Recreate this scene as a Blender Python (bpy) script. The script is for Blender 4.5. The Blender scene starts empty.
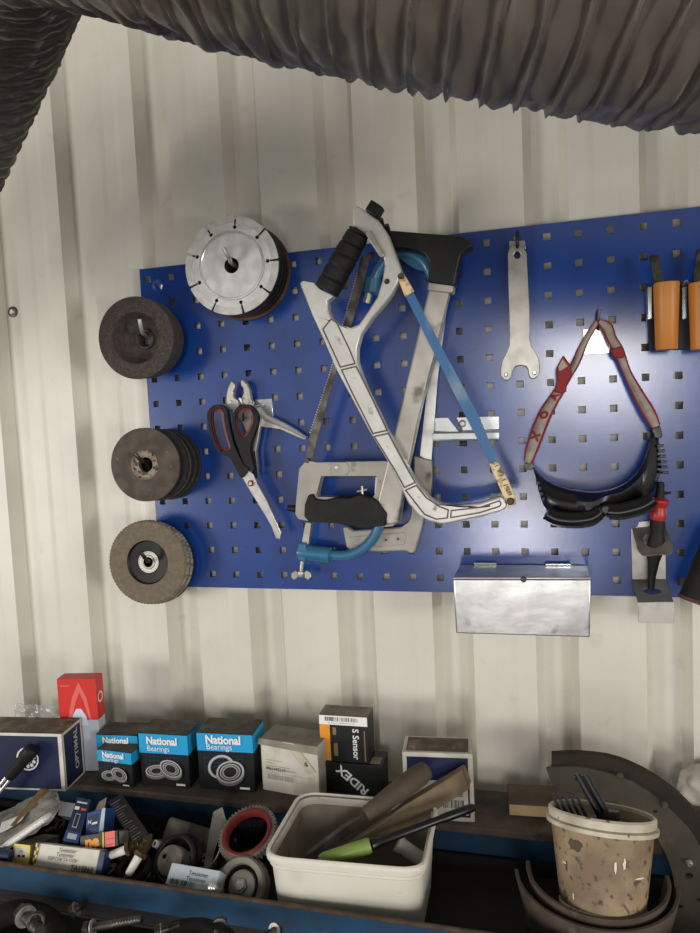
HOSE_CTRL = [(1.4,-.40,.02),(1.05,-.48,-.008),(.80,-.535,-.006),(.58,-.575,.032),(.42,-.59,.085),(.31,-.585,.132),(.23,-.55,.172),(.163,-.485,.194),(.07,-.41,.182),(-.04,-.35,.122),(-.16,-.30,.035),(-.30,-.26,-.075)]
WORLD = .60
LAMP1 = ((-1.75,-1.8,-.5),(.3,0,-.05),.6,.6,25,(1,.98,.94))  # unseen fill light added low at the left to brighten the upper wall
LAMP2 = ((.90,-3.2,.07),(.5,0,-.3),.6,.65,20,(1,.98,.98))
LAMP3 = ((.42,-3.4,-.98),(.4,0,-.3),.4,.35,10,(.98,.96,1))
LAMP4 = ((2.9,-2.0,-.5),(.5,0,-.05),.6,.6,31,(1,.98,.95))  # matching unseen fill added low at the right, evens both groove sides
EXPO = 0.1
import bpy, bmesh, math, random
from mathutils import Vector, Matrix, noise
from mathutils.geometry import tessellate_polygon
random.seed(7)
SC = bpy.context.scene
COL = SC.collection

# ---------------------------------------------------------------- camera
F = 700.0
CAM = Vector((0.570, -0.9735, -0.2205))
RX = Vector((0.9650, 0.2582, -0.0465)).normalized()
RZ = Vector((-0.2611, 0.9625, -0.0735)).normalized()
RY = RZ.cross(RX).normalized()            # image down
RX = RY.cross(RZ).normalized()
cd = bpy.data.cameras.new('camera'); cam = bpy.data.objects.new('camera', cd); COL.objects.link(cam)
cd.sensor_fit = 'HORIZONTAL'; cd.sensor_width = 36.0; cd.lens = 36.0*F/700.0
cd.clip_start = 0.02; cd.clip_end = 60
cam.matrix_world = Matrix(((RX.x,-RY.x,-RZ.x,CAM.x),(RX.y,-RY.y,-RZ.y,CAM.y),(RX.z,-RY.z,-RZ.z,CAM.z),(0,0,0,1)))
SC.camera = cam

def ray(u, v): return RX*((u-350)/F) + RY*((v-466.5)/F) + RZ
def at(u, v, Y):
    d = ray(u, v); return CAM + d*((Y-CAM.y)/d.y)
def atz(u, v, Z):
    d = ray(u, v); return CAM + d*((Z-CAM.z)/d.z)
def K(ox, oy, s, pts): return [(ox+a/s, oy+b/s) for a, b in pts]
def pts3(pp, Y): return [at(u, v, Y) for u, v in pp]
def cr(pts, n=6, closed=True):
    P = [Vector(p) for p in pts]; N = len(P); out = []
    rng = range(N) if closed else range(N-1)
    for i in rng:
        if closed: a, b, c, d = P[i-1], P[i], P[(i+1) % N], P[(i+2) % N]
        else: a, b, c, d = P[max(i-1,0)], P[i], P[i+1], P[min(i+2,N-1)]
        for k in range(n):
            t = k/n
            out.append(.5*((2*b)+(c-a)*t+(2*a-5*b+4*c-d)*t*t+(3*b-a-3*c+d)*t**3))
    if not closed: out.append(P[-1])
    return out

# ---------------------------------------------------------------- materials
def lin(c):
    if isinstance(c, str): c = tuple(int(c[i:i+2],16)/255 for i in (0,2,4))
    return tuple((x/12.92 if x <= .04045 else ((x+.055)/1.055)**2.4) for x in c)+(1,)
MATS = {}
def M(name, col, rough=.5, metal=0.0, col2=None, scale=30, lo=.4, hi=.65, bump=0.0, bscale=150, spots=None, sscale=60, slo=.62, shi=.68, stretch=None, alpha=None, trans=0, coat=0, detail=5, r2=None, spec=.5):
    m = bpy.data.materials.new(name); m.use_nodes = True; nt = m.node_tree; N = nt.nodes; L = nt.links
    b = N['Principled BSDF']; b.inputs['Roughness'].default_value = rough; b.inputs['Metallic'].default_value = metal
    b.inputs['Base Color'].default_value = lin(col); b.inputs['Specular IOR Level'].default_value = spec
    if coat: b.inputs['Coat Weight'].default_value = coat; b.inputs['Coat Roughness'].default_value = .12
    if alpha is not None: b.inputs['Alpha'].default_value = alpha
    if trans: b.inputs['Transmission Weight'].default_value = trans
    tc = N.new('ShaderNodeTexCoord'); src = tc.outputs['Object']
    if stretch:
        mp = N.new('ShaderNodeMapping'); mp.inputs['Scale'].default_value = stretch; L.new(src, mp.inputs['Vector']); src = mp.outputs['Vector']
    cur = None
    if col2 is not None:
        nz = N.new('ShaderNodeTexNoise'); nz.inputs['Scale'].default_value = scale; nz.inputs['Detail'].default_value = detail; L.new(src, nz.inputs['Vector'])
        rp = N.new('ShaderNodeValToRGB'); rp.color_ramp.elements[0].position = lo; rp.color_ramp.elements[1].position = hi
        rp.color_ramp.elements[0].color = lin(col); rp.color_ramp.elements[1].color = lin(col2)
        L.new(nz.outputs['Fac'], rp.inputs['Fac']); cur = rp.outputs['Color']
        if r2 is not None:
            mr = N.new('ShaderNodeMapRange'); mr.inputs[1].default_value = lo; mr.inputs[2].default_value = hi; mr.inputs[3].default_value = rough; mr.inputs[4].default_value = r2
            L.new(nz.outputs['Fac'], mr.inputs[0]); L.new(mr.outputs[0], b.inputs['Roughness'])
    if spots is not None:
        nz2 = N.new('ShaderNodeTexNoise'); nz2.inputs['Scale'].default_value = sscale; nz2.inputs['Detail'].default_value = 3; L.new(tc.outputs['Object'], nz2.inputs['Vector'])
        r3 = N.new('ShaderNodeValToRGB'); r3.color_ramp.elements[0].position = slo; r3.color_ramp.elements[1].position = shi
        L.new(nz2.outputs['Fac'], r3.inputs['Fac'])
        mx = N.new('ShaderNodeMix'); mx.data_type = 'RGBA'
        L.new(r3.outputs['Color'], mx.inputs['Factor'])
        if cur is not None: L.new(cur, mx.inputs['A'])
        else: mx.inputs['A'].default_value = lin(col)
        mx.inputs['B'].default_value = lin(spots); cur = mx.outputs['Result']
    if cur is not None: L.new(cur, b.inputs['Base Color'])
    if bump:
        nb = N.new('ShaderNodeTexNoise'); nb.inputs['Scale'].default_value = bscale; nb.inputs['Detail'].default_value = 4; L.new(src, nb.inputs['Vector'])
        bp = N.new('ShaderNodeBump'); bp.inputs['Strength'].default_value = bump; bp.inputs['Distance'].default_value = .001
        L.new(nb.outputs['Fac'], bp.inputs['Height']); L.new(bp.outputs['Normal'], b.inputs['Normal'])
    MATS[name] = m
    return m

# ---------------------------------------------------------------- objects
def tag(o, label=None, cat=None, group=None, kind=None):
    if label: o['label'] = label
    if cat: o['category'] = cat
    if group: o['group'] = group
    if kind: o['kind'] = kind
    return o
ORG = {}
def thing(name, loc, label, cat, group=None):
    o = bpy.data.objects.new(name, None); COL.objects.link(o); o.location = loc; o.empty_display_size = .02
    ORG[o] = Vector(loc)
    return tag(o, label, cat, group)
class MB:
    def __init__(s): s.v = []; s.f = []; s.mi = []; s.m = []
    def mat(s, m):
        if m not in s.m: s.m.append(m)
        return s.m.index(m)
    def add(s, vs, fs, m):
        b = len(s.v); k = s.mat(m); s.v += [Vector(x) for x in vs]
        for f in fs: s.f.append([b+i for i in f]); s.mi.append(k)
    def box(s, o, X, Y, Z, m):
        o, X, Y, Z = map(Vector, (o, X, Y, Z))
        vs = [o+X*i+Y*j+Z*k for k in (0,1) for j in (0,1) for i in (0,1)]
        fs = [(0,2,3,1),(4,5,7,6),(0,1,5,4),(2,6,7,3),(0,4,6,2),(1,3,7,5)]
        if X.cross(Y).dot(Z) < 0: fs = [f[::-1] for f in fs]
        s.add(vs, fs, m); return s
    def prism(s, outline, ext, m, holes=()):
        ext = Vector(ext); loops = [[Vector(p) for p in outline]]+[[Vector(p) for p in h] for h in holes]
        tri = tessellate_polygon(loops); flat = [p for l in loops for p in l]; n = len(flat)
        vs = flat+[p+ext for p in flat]; fs = []
        nrm = Vector((0,0,0))
        for t in tri:
            a, b, c = (flat[i] for i in t); nrm += (b-a).cross(c-a)
        fl = nrm.dot(ext) > 0
        for t in tri:
            t = tuple(t); fs.append(t[::-1] if fl else t); fs.append(tuple(i+n for i in (t if fl else t[::-1])))
        b0 = 0
        for li, l in enumerate(loops):
            k = len(l)
            for i in range(k):
                a = b0+i; b = b0+(i+1) % k; fs.append((a, b, b+n, a+n))
            b0 += k
        base = len(s.v); s.add(vs, fs, m); s.fix = True; return s
    def tube(s, pts, r, m, n=12, caps=True, closed=False, flat=1.0, up=None):
        P = [Vector(p) for p in pts]; N = len(P)
        R = r if isinstance(r, (list, tuple)) else [r]*N
        T = []
        for i in range(N):
            a = P[i-1] if (i or closed) else P[0]; b = P[(i+1) % N] if (i < N-1 or closed) else P[-1]
            T.append((b-a).normalized())
        nrm = Vector(up) if up else (Vector((0,0,1)) if abs(T[0].z) < .9 else Vector((1,0,0)))
        vs = []; fs = []
        for i in range(N):
            nrm = (nrm-T[i]*nrm.dot(T[i])).normalized(); bn = T[i].cross(nrm)
            for k in range(n):
                a = 2*math.pi*k/n; vs.append(P[i]+(nrm*math.cos(a)*flat+bn*math.sin(a))*R[i])
        for i in range(N if closed else N-1):
            j = (i+1) % N
            for k in range(n): fs.append((i*n+k, i*n+(k+1) % n, j*n+(k+1) % n, j*n+k))
        if caps and not closed:
            fs.append(tuple(range(n))[::-1]); fs.append(tuple((N-1)*n+k for k in range(n)))
        s.add(vs, fs, m); return s
    def lathe(s, c, axis, prof, m, n=48, closed=False):
        """prof: list of (radius, distance along axis); closed joins last to first"""
        c = Vector(c); ax = Vector(axis).normalized()
        u = ax.orthogonal().normalized(); w = ax.cross(u)
        vs = []; fs = []; idx = []
        for r, h in prof:
            if r < 1e-6: idx.append([len(vs)]*n); vs.append(c+ax*h)
            else:
                idx.append(list(range(len(vs), len(vs)+n)))
                vs += [c+ax*h+(u*math.cos(2*math.pi*k/n)+w*math.sin(2*math.pi*k/n))*r for k in range(n)]
        rr = list(zip(range(len(prof)-1), range(1, len(prof))))
        if closed: rr.append((len(prof)-1, 0))
        for i, j in rr:
            for k in range(n):
                q = [idx[i][k], idx[i][(k+1) % n], idx[j][(k+1) % n], idx[j][k]]
                q2 = []
                for x in q:
                    if x not in q2: q2.append(x)
                if len(q2) > 2: fs.append(tuple(q2))
        s.add(vs, fs, m); return s
    def text(s, body, size, o, X, Z, m, off=0.0, align='CENTER', bold=0.02, sx=1.0, spacing=1.0):
        cu = bpy.data.curves.new('t', 'FONT'); cu.body = body; cu.size = size; cu.align_x = align; cu.align_y = 'CENTER'; cu.offset = bold*size; cu.resolution_u = 3; cu.space_character = spacing
        ob = bpy.data.objects.new('t', cu); COL.objects.link(ob)
        bpy.context.view_layer.update()
        dg = bpy.context.evaluated_depsgraph_get(); me = bpy.data.meshes.new_from_object(ob.evaluated_get(dg))
        X = Vector(X).normalized(); Z = Vector(Z).normalized(); nn = X.cross(Z); o = Vector(o)+nn*off
        vs = [o+X*(v.co.x*sx)+Z*v.co.y for v in me.vertices]; fs = [tuple(p.vertices) for p in me.polygons]
        s.add(vs, fs, m)
        bpy.data.objects.remove(ob); bpy.data.curves.remove(cu); bpy.data.meshes.remove(me); return s
    def build(s, name, parent=None, label=None, bevel=0, seg=2, smooth=35, recalc=True, solid=0, subsurf=0):
        org = ORG.get(parent)
        own = None
        if org is None:
            if parent is None:
                lo = [min(v[i] for v in s.v) for i in range(3)]; hi = [max(v[i] for v in s.v) for i in range(3)]
                own = Vector(((lo[0]+hi[0])/2, (lo[1]+hi[1])/2, lo[2])); org = own
        me = bpy.data.meshes.new(name)
        me.from_pydata([tuple(v-org) for v in s.v], [], s.f)
        for m in s.m: me.materials.append(m)
        me.polygons.foreach_set('material_index', s.mi)
        if recalc:
            bm = bmesh.new(); bm.from_mesh(me); bmesh.ops.recalc_face_normals(bm, faces=bm.faces); bm.to_mesh(me); bm.free()
        me.validate(); me.update()
        o = bpy.data.objects.new(name, me); COL.objects.link(o)
        if parent is not None:
            o.parent = parent
            if parent.type == 'MESH': pass
        else: o.location = own
        ORG[o] = org
        if smooth:
            me.shade_smooth(); me.set_sharp_from_angle(angle=math.radians(smooth))
        if solid:
            md = o.modifiers.new('thickness', 'SOLIDIFY'); md.thickness = solid; md.offset = 0
        if bevel:
            md = o.modifiers.new('bevel', 'BEVEL'); md.width = bevel; md.segments = seg; md.limit_method = 'ANGLE'; md.angle_limit = math.radians(40); md.harden_normals = False
        if subsurf:
            md = o.modifiers.new('subsurf', 'SUBSURF'); md.levels = subsurf; md.render_levels = subsurf
        if label: o['label'] = label
        return o
def plate(name, pp, Y, th, m, parent, holes=(), bevel=.0015, label=None, smooth_outline=0, seg=2):
    """a flat piece parallel to the board: outline in photo pixels read at depth Y, th deep toward the board"""
    if smooth_outline: pp = [tuple(p) for p in cr([Vector((a, b, 0)) for a, b in pp], smooth_outline)]; pp = [(p[0], p[1]) for p in pp]
    hh = []
    for h in holes:
        if smooth_outline: h = [(p.x, p.y) for p in cr([Vector((a, b, 0)) for a, b in h], smooth_outline)]
        hh.append(pts3(h, Y))
    return MB().prism(pts3(pp, Y), (0, th, 0), m, hh).build(name, parent, bevel=bevel, label=label, seg=seg)
# ---------------------------------------------------------------- material library
M('wall', 'cac5b7', .42, col2='d6d1c4', scale=7, lo=.35, hi=.7, bump=.12, bscale=18, spots='bdb5a2', sscale=26, slo=.66, shi=.85)
M('blue_paint', '10347a', .21, col2='153d82', scale=9, bump=.05, bscale=420, spots='0a2350', sscale=55, slo=.73, shi=.78, spec=1.0)
M('steel', 'b5b1a8', .42, .75, col2='8f8a80', scale=35, lo=.45, hi=.75, bump=.15, bscale=90)
M('bright_steel', 'dedcd6', .26, .6, col2='bfbcb4', scale=40)
M('zinc', 'cfd3d2', .22, .85, col2='b8bcbb', scale=20)
M('dark_steel', '3a3733', .42, .8, col2='5b5650', scale=70)
M('cast_alu', 'c9c6bf', .4, .4, col2='b3afa7', scale=28, lo=.4, hi=.75, bump=.25, bscale=160, spots='6d675c', sscale=42, slo=.66, shi=.76)
M('grey_alu', 'a09b91', .48, .35, col2='8d877d', scale=25, lo=.4, hi=.7, bump=.2, bscale=160, spots='5d574d', sscale=38, slo=.63, shi=.75)
M('satin_tube', 'b2ada3', .4, .45, col2='99938a', scale=16, lo=.4, hi=.65, spots='6a6358', sscale=30, slo=.6, shi=.72)
M('groove', '57534b', .6, .4)
M('black_rubber', '0f0f0e', .62, spec=.3, col2='1a1917', scale=60, bump=.2, bscale=300)
M('black_plastic', '0f0f0f', .45, spec=.35, col2='191817', scale=40)
M('glossy_black', '0f0e0d', .36)
M('red_plastic', 'a2241c', .38)
M('red_rim', '7c2119', .45)
M('blue_tube', '2c6384', .38, col2='356d8c', scale=30, spots='1d4258', sscale=60, slo=.66, shi=.72, coat=.3)
M('blue_blade', '2b608e', .5, col2='6f8799', scale=45, lo=.5, hi=.72, stretch=(1,1,.4))
M('cream_worn', 'd8c193', .5, col2='6c5230', scale=140, lo=.52, hi=.68)
M('blade_dark', '4a443d', .38, .8, col2='77706a', scale=60)
M('disc_black', '1a1816', .8, col2='2a2622', scale=120, bump=.6, bscale=500)
M('disc_brown', '463d35', .85, col2='5a4f45', scale=50, bump=.7, bscale=600, spots='7a6e60', sscale=130, slo=.68, shi=.75)
M('disc_rust', '4b2c20', .8, col2='63402f', scale=60, bump=.5, bscale=400)
M('stone', '322c27', .9, col2='4b423a', scale=260, lo=.35, hi=.7, bump=1.0, bscale=420, spots='8a7c6c', sscale=420, slo=.7, shi=.75)
M('stone_inner', '3f3832', .9, col2='51483f', scale=120, bump=.5, bscale=300)
M('hub_label', '8e8073', .7, col2='3b322b', scale=160, lo=.5, hi=.6)
M('flap', '6c6150', .92, col2='786c5a', scale=150, bump=.8, bscale=700)
M('flap_edge', 'b3aea2', .8, col2='6f695d', scale=220, lo=.4, hi=.6, stretch=(1,.2,1))
M('white_label', 'dcd8cf', .6)
M('diamond', 'd0cfcc', .3, .5, col2='e0dfdc', scale=60, lo=.4, hi=.7, r2=.42)
M('diamond_rim', 'c4c0b8', .5, .3, col2='a8a49d', scale=60, lo=.4, hi=.7, bump=.4, bscale=300)
M('orange', 'c07a2b', .45, col2='b66f24', scale=12)
M('strap_red', '7d1a1a', .75, bump=.4, bscale=500)
M('strap_grey', '9b8e83', .75, col2='84776d', scale=80, bump=.3, bscale=500)
M('goggle', '0e0d0c', .3, bump=.1, bscale=120)
M('lens', '1b1b1a', .08)
M('hose', '58524a', .36, col2='57524b', scale=14, bump=.9, bscale=38, spots='524a40', sscale=10, slo=.55, shi=.85, spec=.5)
M('hose_wire', '35322e', .5)
M('bench_dirty', '3c352c', .85, col2='5a4e40', scale=18, lo=.35, hi=.65, bump=.5, bscale=120, spots='241f1a', sscale=24, slo=.55, shi=.7)
M('bench_blue', '17374f', .5, col2='1b4260', scale=12, spots='33281e', sscale=22, slo=.62, shi=.72)
M('tray_floor', '0e0c0a', .85, col2='17130f', scale=30, bump=.5)  # dirty black; also paints the shade under the lip and on the lower shelf
M('rust_edge', '3b2e24', .85, col2='54402f', scale=60)
M('carton_navy', '10183a', .5, col2='141e44', scale=15)
M('carton_white', 'd2cdc0', .6, col2='bdb6a6', scale=30)
M('dust_brown', '5a5145', .9, col2='857a6a', scale=45, lo=.45, hi=.7, spots='aca190', sscale=60, slo=.64, shi=.72)
M('dust_teal', '3c3d37', .85, col2='5c5647', scale=40, lo=.4, hi=.65, spots='2a6c86', sscale=42, slo=.62, shi=.7)
M('dust_grey', '8e887b', .8, col2='766f62', scale=30)
M('carton_black', '121314', .45, col2='191a1b', scale=20)
M('cyan', '1f9cd0', .45)
M('cyan_dark', '15506a', .5)
M('ink_white', 'e9e7e1', .5)
M('ink_grey', '9a9a98', .5)
M('ink_silver', 'b6b4b2', .45)
M('ink_silver_dark', '6e6c6b', .45)
M('ink_black', '17171a', .5)
M('ink_navy', '161f4a', .5)
M('carton_red', 'cc2a22', .45)
M('carton_pale', 'b4bcc4', .5)
M('ink_pink', 'd9675c', .5)
M('ink_pale_blue', 'c9d3dc', .5)
M('amber', 'e3942a', .5)
M('ink_brown', '8a6d48', .5)
M('yellow', 'd9b92c', .5)
M('box_blue', '20447d', .45)
M('box_dark_blue', '182946', .5)
M('tub_dirty', '958c7b', .6, col2='7d7464', scale=14, spots='5c5345', sscale=40, slo=.6, shi=.75)
M('white_plastic', 'd9d4c6', .42, col2='cbc5b4', scale=9, lo=.4, hi=.7, spots='8d8371', sscale=60, slo=.73, shi=.8)
M('pail', '76624a', .6, col2='9a8565', scale=22, spots='493a2b', sscale=120, slo=.58, shi=.68, bump=.4, bscale=120)
M('pail_rim', 'c6bda9', .55, col2='a79b83', scale=30, spots='5a4d3b', sscale=90, slo=.66, shi=.7)
M('pail_splash', 'd8d0bd', .6)
M('pail_inside', '3a3024', .9, col2='4f4333', scale=30, bump=.5)
M('wood_dark', '46392c', .75, col2='5e4d3b', scale=20, stretch=(1,1,1), bump=.3)
M('wood', '6f5f49', .75, col2='8a775b', scale=24, bump=.3, spots='4a3827', sscale=20, slo=.6, shi=.75)
M('wood_pale', 'ad946d', .75, col2='8a7050', scale=30, bump=.3)
M('lime', '7f9648', .4)
M('shoe_steel', '4d483b', .65, .1, col2='403b30', scale=30, spots='5f574b', sscale=40, slo=.6, shi=.75, bump=.2)
M('shoe_lining', '261f13', .85, col2='2b251d', scale=60, bump=.5)
M('shoe_rust', '54463a', .8, .0, col2='3c3128', scale=30, spots='756454', sscale=28, slo=.6, shi=.75, bump=.3)
M('poly', 'c8c9c4', .2, alpha=.32, spec=.7)
M('poly_fold', 'd8d9d5', .25, alpha=.75)
M('seal_red', '6d1a17', .5)
M('gear_grey', '7f7a6e', .5, .3, col2='66615a', scale=60)
M('poly_bag', 'b4b0a6', .22, alpha=.5, spec=.7)
M('case_steel', 'd9d7d2', .30, .85, col2='b9b7b2', scale=26, lo=.4, hi=.7, bump=.3, bscale=45, spots='98948b', sscale=40, slo=.64, shi=.8)
M('shaded_grease', '0b0908', .8, spec=.2, col2='14110e', scale=60, bump=.4)  # grease darkened further so the lower shelf looks unlit
M('porcelain', 'd6d3c9', .35)
M('brass_dirty', '6a5a3c', .4, .7, col2='4a3f2c', scale=80)
M('card_grey', '7b7467', .8, col2='5c564b', scale=40)
m_ = MATS

# ---------------------------------------------------------------- wall: trapezoid profiled sheet
CREST, VALLEY = .014, .035
def wall_profile():
    P = []
    k0, k1 = -14, 12
    for k in range(k0, k1):
        g = .7025+.1435*(k-0)          # groove start
        P += [(g, CREST), (g+.011, VALLEY), (g+.046, VALLEY), (g+.057, CREST)]
        # shallow stiffener step in the broad flat
        P += [(g+.082, CREST), (g+.090, CREST+.0009), (g+.110, CREST+.0009), (g+.118, CREST)]
    return P
prof = wall_profile(); zs = [-1.25+.1*i for i in range(29)]
mb = MB(); vs = []; fs = []; n = len(prof)
for z in zs:
    for x, y in prof: vs.append((x, y, z))
for i in range(len(zs)-1):
    for k in range(n-1): fs.append((i*n+k, i*n+k+1, (i+1)*n+k+1, (i+1)*n+k))
mb.add(vs, fs, m_['wall'])
for y0 in (.06,):                                # back skin gives the sheet a real thickness
    mb.box((prof[0][0], y0, zs[0]), (prof[-1][0]-prof[0][0], 0, 0), (0, .02, 0), (0, 0, zs[-1]-zs[0]), m_['wall'])
w = mb.build('wall_back', smooth=0, recalc=False); tag(w, kind='structure')

c = at(13, 312, VALLEY)
mb = MB(); mb.lathe(c, (0,-1,0), [(0,.004),(.0035,.004),(.0055,.002),(.006,0)], m_['steel'], 20)
mb.lathe(c, (0,-1,0), [(.009,.0),(.009,.0012),(.004,.0018)], m_['dark_steel'], 20)
tag(mb.build('wall_screw'), 'small round screw head in a groove of the cream wall sheet, left of the board', 'screw')

# ---------------------------------------------------------------- perforated board
PX, PZ, H = .03914, .038, .00475
NC, NR = 23, 13
x0 = -.0135; x1 = PX*NC+.01; z1 = .0165; z0 = -PZ*(NR-1)-.021
xs = [x0]+[v for i in range(NC) for v in (i*PX-H, i*PX+H)]+[x1]
zz = [z0]+[v for j in range(NR-1, -1, -1) for v in (-j*PZ-H, -j*PZ+H)]+[z1]
T = .0016
board = thing('pegboard', ((x0+x1)/2, .006, z0), 'glossy blue steel perforated tool board with square holes screwed to the wall', 'pegboard')
mb = MB(); nx, nz = len(xs), len(zz)
vs = [(x, 0, z) for z in zz for x in xs]+[(x, T, z) for z in zz for x in xs]; off = nx*nz
hole = lambda i, j: i % 2 == 1 and j % 2 == 1
fs = []
for j in range(nz-1):
    for i in range(nx-1):
        a, b, c_, d = j*nx+i, j*nx+i+1, (j+1)*nx+i+1, (j+1)*nx+i
        if hole(i, j):
            for p, q in ((a,b),(b,c_),(c_,d),(d,a)): fs.append((p, p+off, q+off, q))
        else:
            fs.append((a, b, c_, d)); fs.append((a+off, d+off, c_+off, b+off))
for i in range(nx-1):
    fs.append((i, i+off, i+1+off, i+1)); t = (nz-1)*nx+i; fs.append((t, t+1, t+1+off, t+off))
for j in range(nz-1):
    a, b = j*nx, (j+1)*nx; fs.append((a, b, b+off, a+off)); a += nx-1; b += nx-1; fs.append((a, a+off, b+off, b))
mb.add(vs, fs, m_['blue_paint'])
mb.build('panel', board, smooth=0, bevel=0)
mb = MB(); D = .0125
mb.box((x0,T,z1-T),(x1-x0,0,0),(0,D,0),(0,0,T),m_['blue_paint']); mb.box((x0,T,z0),(x1-x0,0,0),(0,D,0),(0,0,T),m_['blue_paint'])
mb.box((x0,T,z0+T),(T,0,0),(0,D,0),(0,0,z1-z0-2*T),m_['blue_paint']); mb.box((x1-T,T,z0+T),(T,0,0),(0,D,0),(0,0,z1-z0-2*T),m_['blue_paint'])
mb.build('folded_edge', board, smooth=0)
c = at(157.5, 285.5, 0)
MB().lathe(c, (0,-1,0), [(0,.0035),(.003,.0035),(.0045,.002),(.0075,.0005),(.009,0)], m_['blue_paint'], 24).build('mounting_screw', board)

# ---------------------------------------------------------------- exhaust hose
def hose_mesh(ctrl, R, pitch, phase=0, nn=72, ridge=.05):
    pts = cr(ctrl, 40, closed=False)
    d = [0]
    for i in range(1, len(pts)): d.append(d[-1]+(pts[i]-pts[i-1]).length)
    L = d[-1]; N = int(L/pitch*14); P = []; j = 0
    for i in range(N+1):
        t = L*i/N
        while j < len(d)-2 and d[j+1] < t: j += 1
        P.append(pts[j].lerp(pts[j+1], (t-d[j])/max(1e-9, d[j+1]-d[j])))
    vs = []; fs = []; nrm = Vector((0,0,1))
    for i in range(N+1):
        t = (P[min(i+1,N)]-P[max(i-1,0)]).normalized(); nrm = (nrm-t*nrm.dot(t)).normalized(); bn = t.cross(nrm)
        for k in range(nn):
            a = 2*math.pi*k/nn; dv = nrm*math.cos(a)+bn*math.sin(a)
            ph = (L*i/N/pitch + k/nn + phase) % 1.0
            e = min(ph, 1-ph)
            q = P[i]+dv*R
            wr = noise.noise(q*30)*.45+noise.noise(Vector((q.x*95+q.z*55, q.y*45, q.z*40-q.x*20)))*.6
            r = R*(1+ridge*math.exp(-(e/.045)**2)-.02*math.exp(-((ph-.16)/.1)**2)+.022*math.sin(math.pi*ph)+.085*wr*math.sin(math.pi*ph)**.7)
            vs.append(P[i]+dv*r)
    for i in range(N):
        for k in range(nn): fs.append((i*nn+k, i*nn+(k+1) % nn, (i+1)*nn+(k+1) % nn, (i+1)*nn+k))
    return vs, fs
HR = .088
ctrl = [Vector(p) for p in HOSE_CTRL]
vs, fs = hose_mesh(ctrl, HR, .0188)
mb = MB(); mb.add(vs, fs, m_['hose'])
h = mb.build('exhaust_hose', smooth=0, recalc=False); h.data.shade_smooth()
tag(h, 'thick dark grey ribbed fabric exhaust hose hanging across the top in front of the wall', 'hose')

# ---------------------------------------------------------------- light
wd = bpy.data.worlds.new('workshop'); SC.world = wd; wd.use_nodes = True
bg = wd.node_tree.nodes['Background']; bg.inputs['Color'].default_value = (1.0, .965, .91, 1); bg.inputs['Strength'].default_value = WORLD
_n = wd.node_tree.nodes; _l = wd.node_tree.links
_tc = _n.new('ShaderNodeTexCoord'); _sx = _n.new('ShaderNodeSeparateXYZ'); _rp = _n.new('ShaderNodeValToRGB'); _mr = _n.new('ShaderNodeMapRange')
_l.new(_tc.outputs['Generated'], _sx.inputs[0]); _mr.inputs[1].default_value = -1; _mr.inputs[2].default_value = 1; _l.new(_sx.outputs['Z'], _mr.inputs[0]); _l.new(_mr.outputs[0], _rp.inputs[0])
_e = _rp.color_ramp.elements; _e[0].position = .30; _e[0].color = (.22,.205,.185,1); _e[1].position = .50; _e[1].color = (1,.965,.91,1)
_x = _e.new(.72); _x.color = (.36,.35,.33,1); _l.new(_rp.outputs[0], bg.inputs['Color'])
def area(name, loc, target, sx, sy, power, col=(1,1,1)):
    l = bpy.data.lights.new(name, 'AREA'); l.shape = 'RECTANGLE'; l.size = sx; l.size_y = sy; l.energy = power; l.color = col
    o = bpy.data.objects.new(name, l); COL.objects.link(o); o.location = loc
    o.rotation_euler = (Vector(target)-Vector(loc)).to_track_quat('-Z', 'Y').to_euler(); return o
area('low_left_fill', *LAMP1); area('doorway_daylight', *LAMP2); area('gate_daylight', *LAMP3); area('low_right_fill', *LAMP4)
SC.view_settings.view_transform = 'Standard'; SC.view_settings.look = 'None'; SC.view_settings.gamma = 1
SC.view_settings.use_curve_mapping = False; SC.view_settings.exposure = EXPO
# ================================================================ things on the board
def curve_disc(rim, k):   # helper kept tiny: evenly spaced angles
    return [2*math.pi*i/k for i in range(k)]
def disc_frame(u, v, Y, n):
    return at(u, v, Y), Vector(n).normalized()
NRM = lambda yaw=0, pitch=0: Vector((math.sin(math.radians(yaw)), -math.cos(math.radians(yaw))*math.cos(math.radians(pitch)), math.sin(math.radians(pitch))))

def peg(name, pp, r, label, m='dark_steel', plate_px=None, pm='zinc', nut=True):
    """hook: list of (u,v,Y) the wire runs through; optional back plate in pixels"""
    P = [at(*p) for p in pp]; c = P[0]
    t = thing(name, (c.x, .0, c.z), label, 'hook')
    MB().tube(cr(P, 5, False), r, m_[m], 10).build('prong', t)
    if plate_px:
        plate('back_plate', plate_px, -.0022, .0020, m_[pm], t, bevel=.0004)
    else:
        MB().box((c.x-.007, -.0018, c.z-.012), (.014,0,0), (0,.0016,0), (0,0,.024), m_[m]).build('back_plate', t, bevel=.0003)
    return t

# ---- hooks carrying the discs
peg('pegboard_hook', [(150,336.5,0),(143.6,334,-.055),(141.5,329,-.072),(139.5,319,-.078)], .0030, 'bright steel hook prong inside the stone cup wheel', 'bright_steel')
peg('pegboard_hook', [(246,272,0),(233,264.5,-.052),(229,258,-.068),(223.5,248,-.075)], .0030, 'steel hook prong poking out through the slotted silver disc', 'steel')
peg('pegboard_hook', [(166,464.5,0),(145,462,-.07),(139,458,-.085),(134.5,453.5,-.09)], .0030, 'dark hook prong through the brown grinding discs at the left', 'dark_steel')
peg('pegboard_hook', [(155,560,0),(149,561.5,-.045),(145,558,-.058),(140.5,552,-.064)], .0030, 'dark hook prong through the flap discs at the lower left', 'dark_steel')

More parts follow.
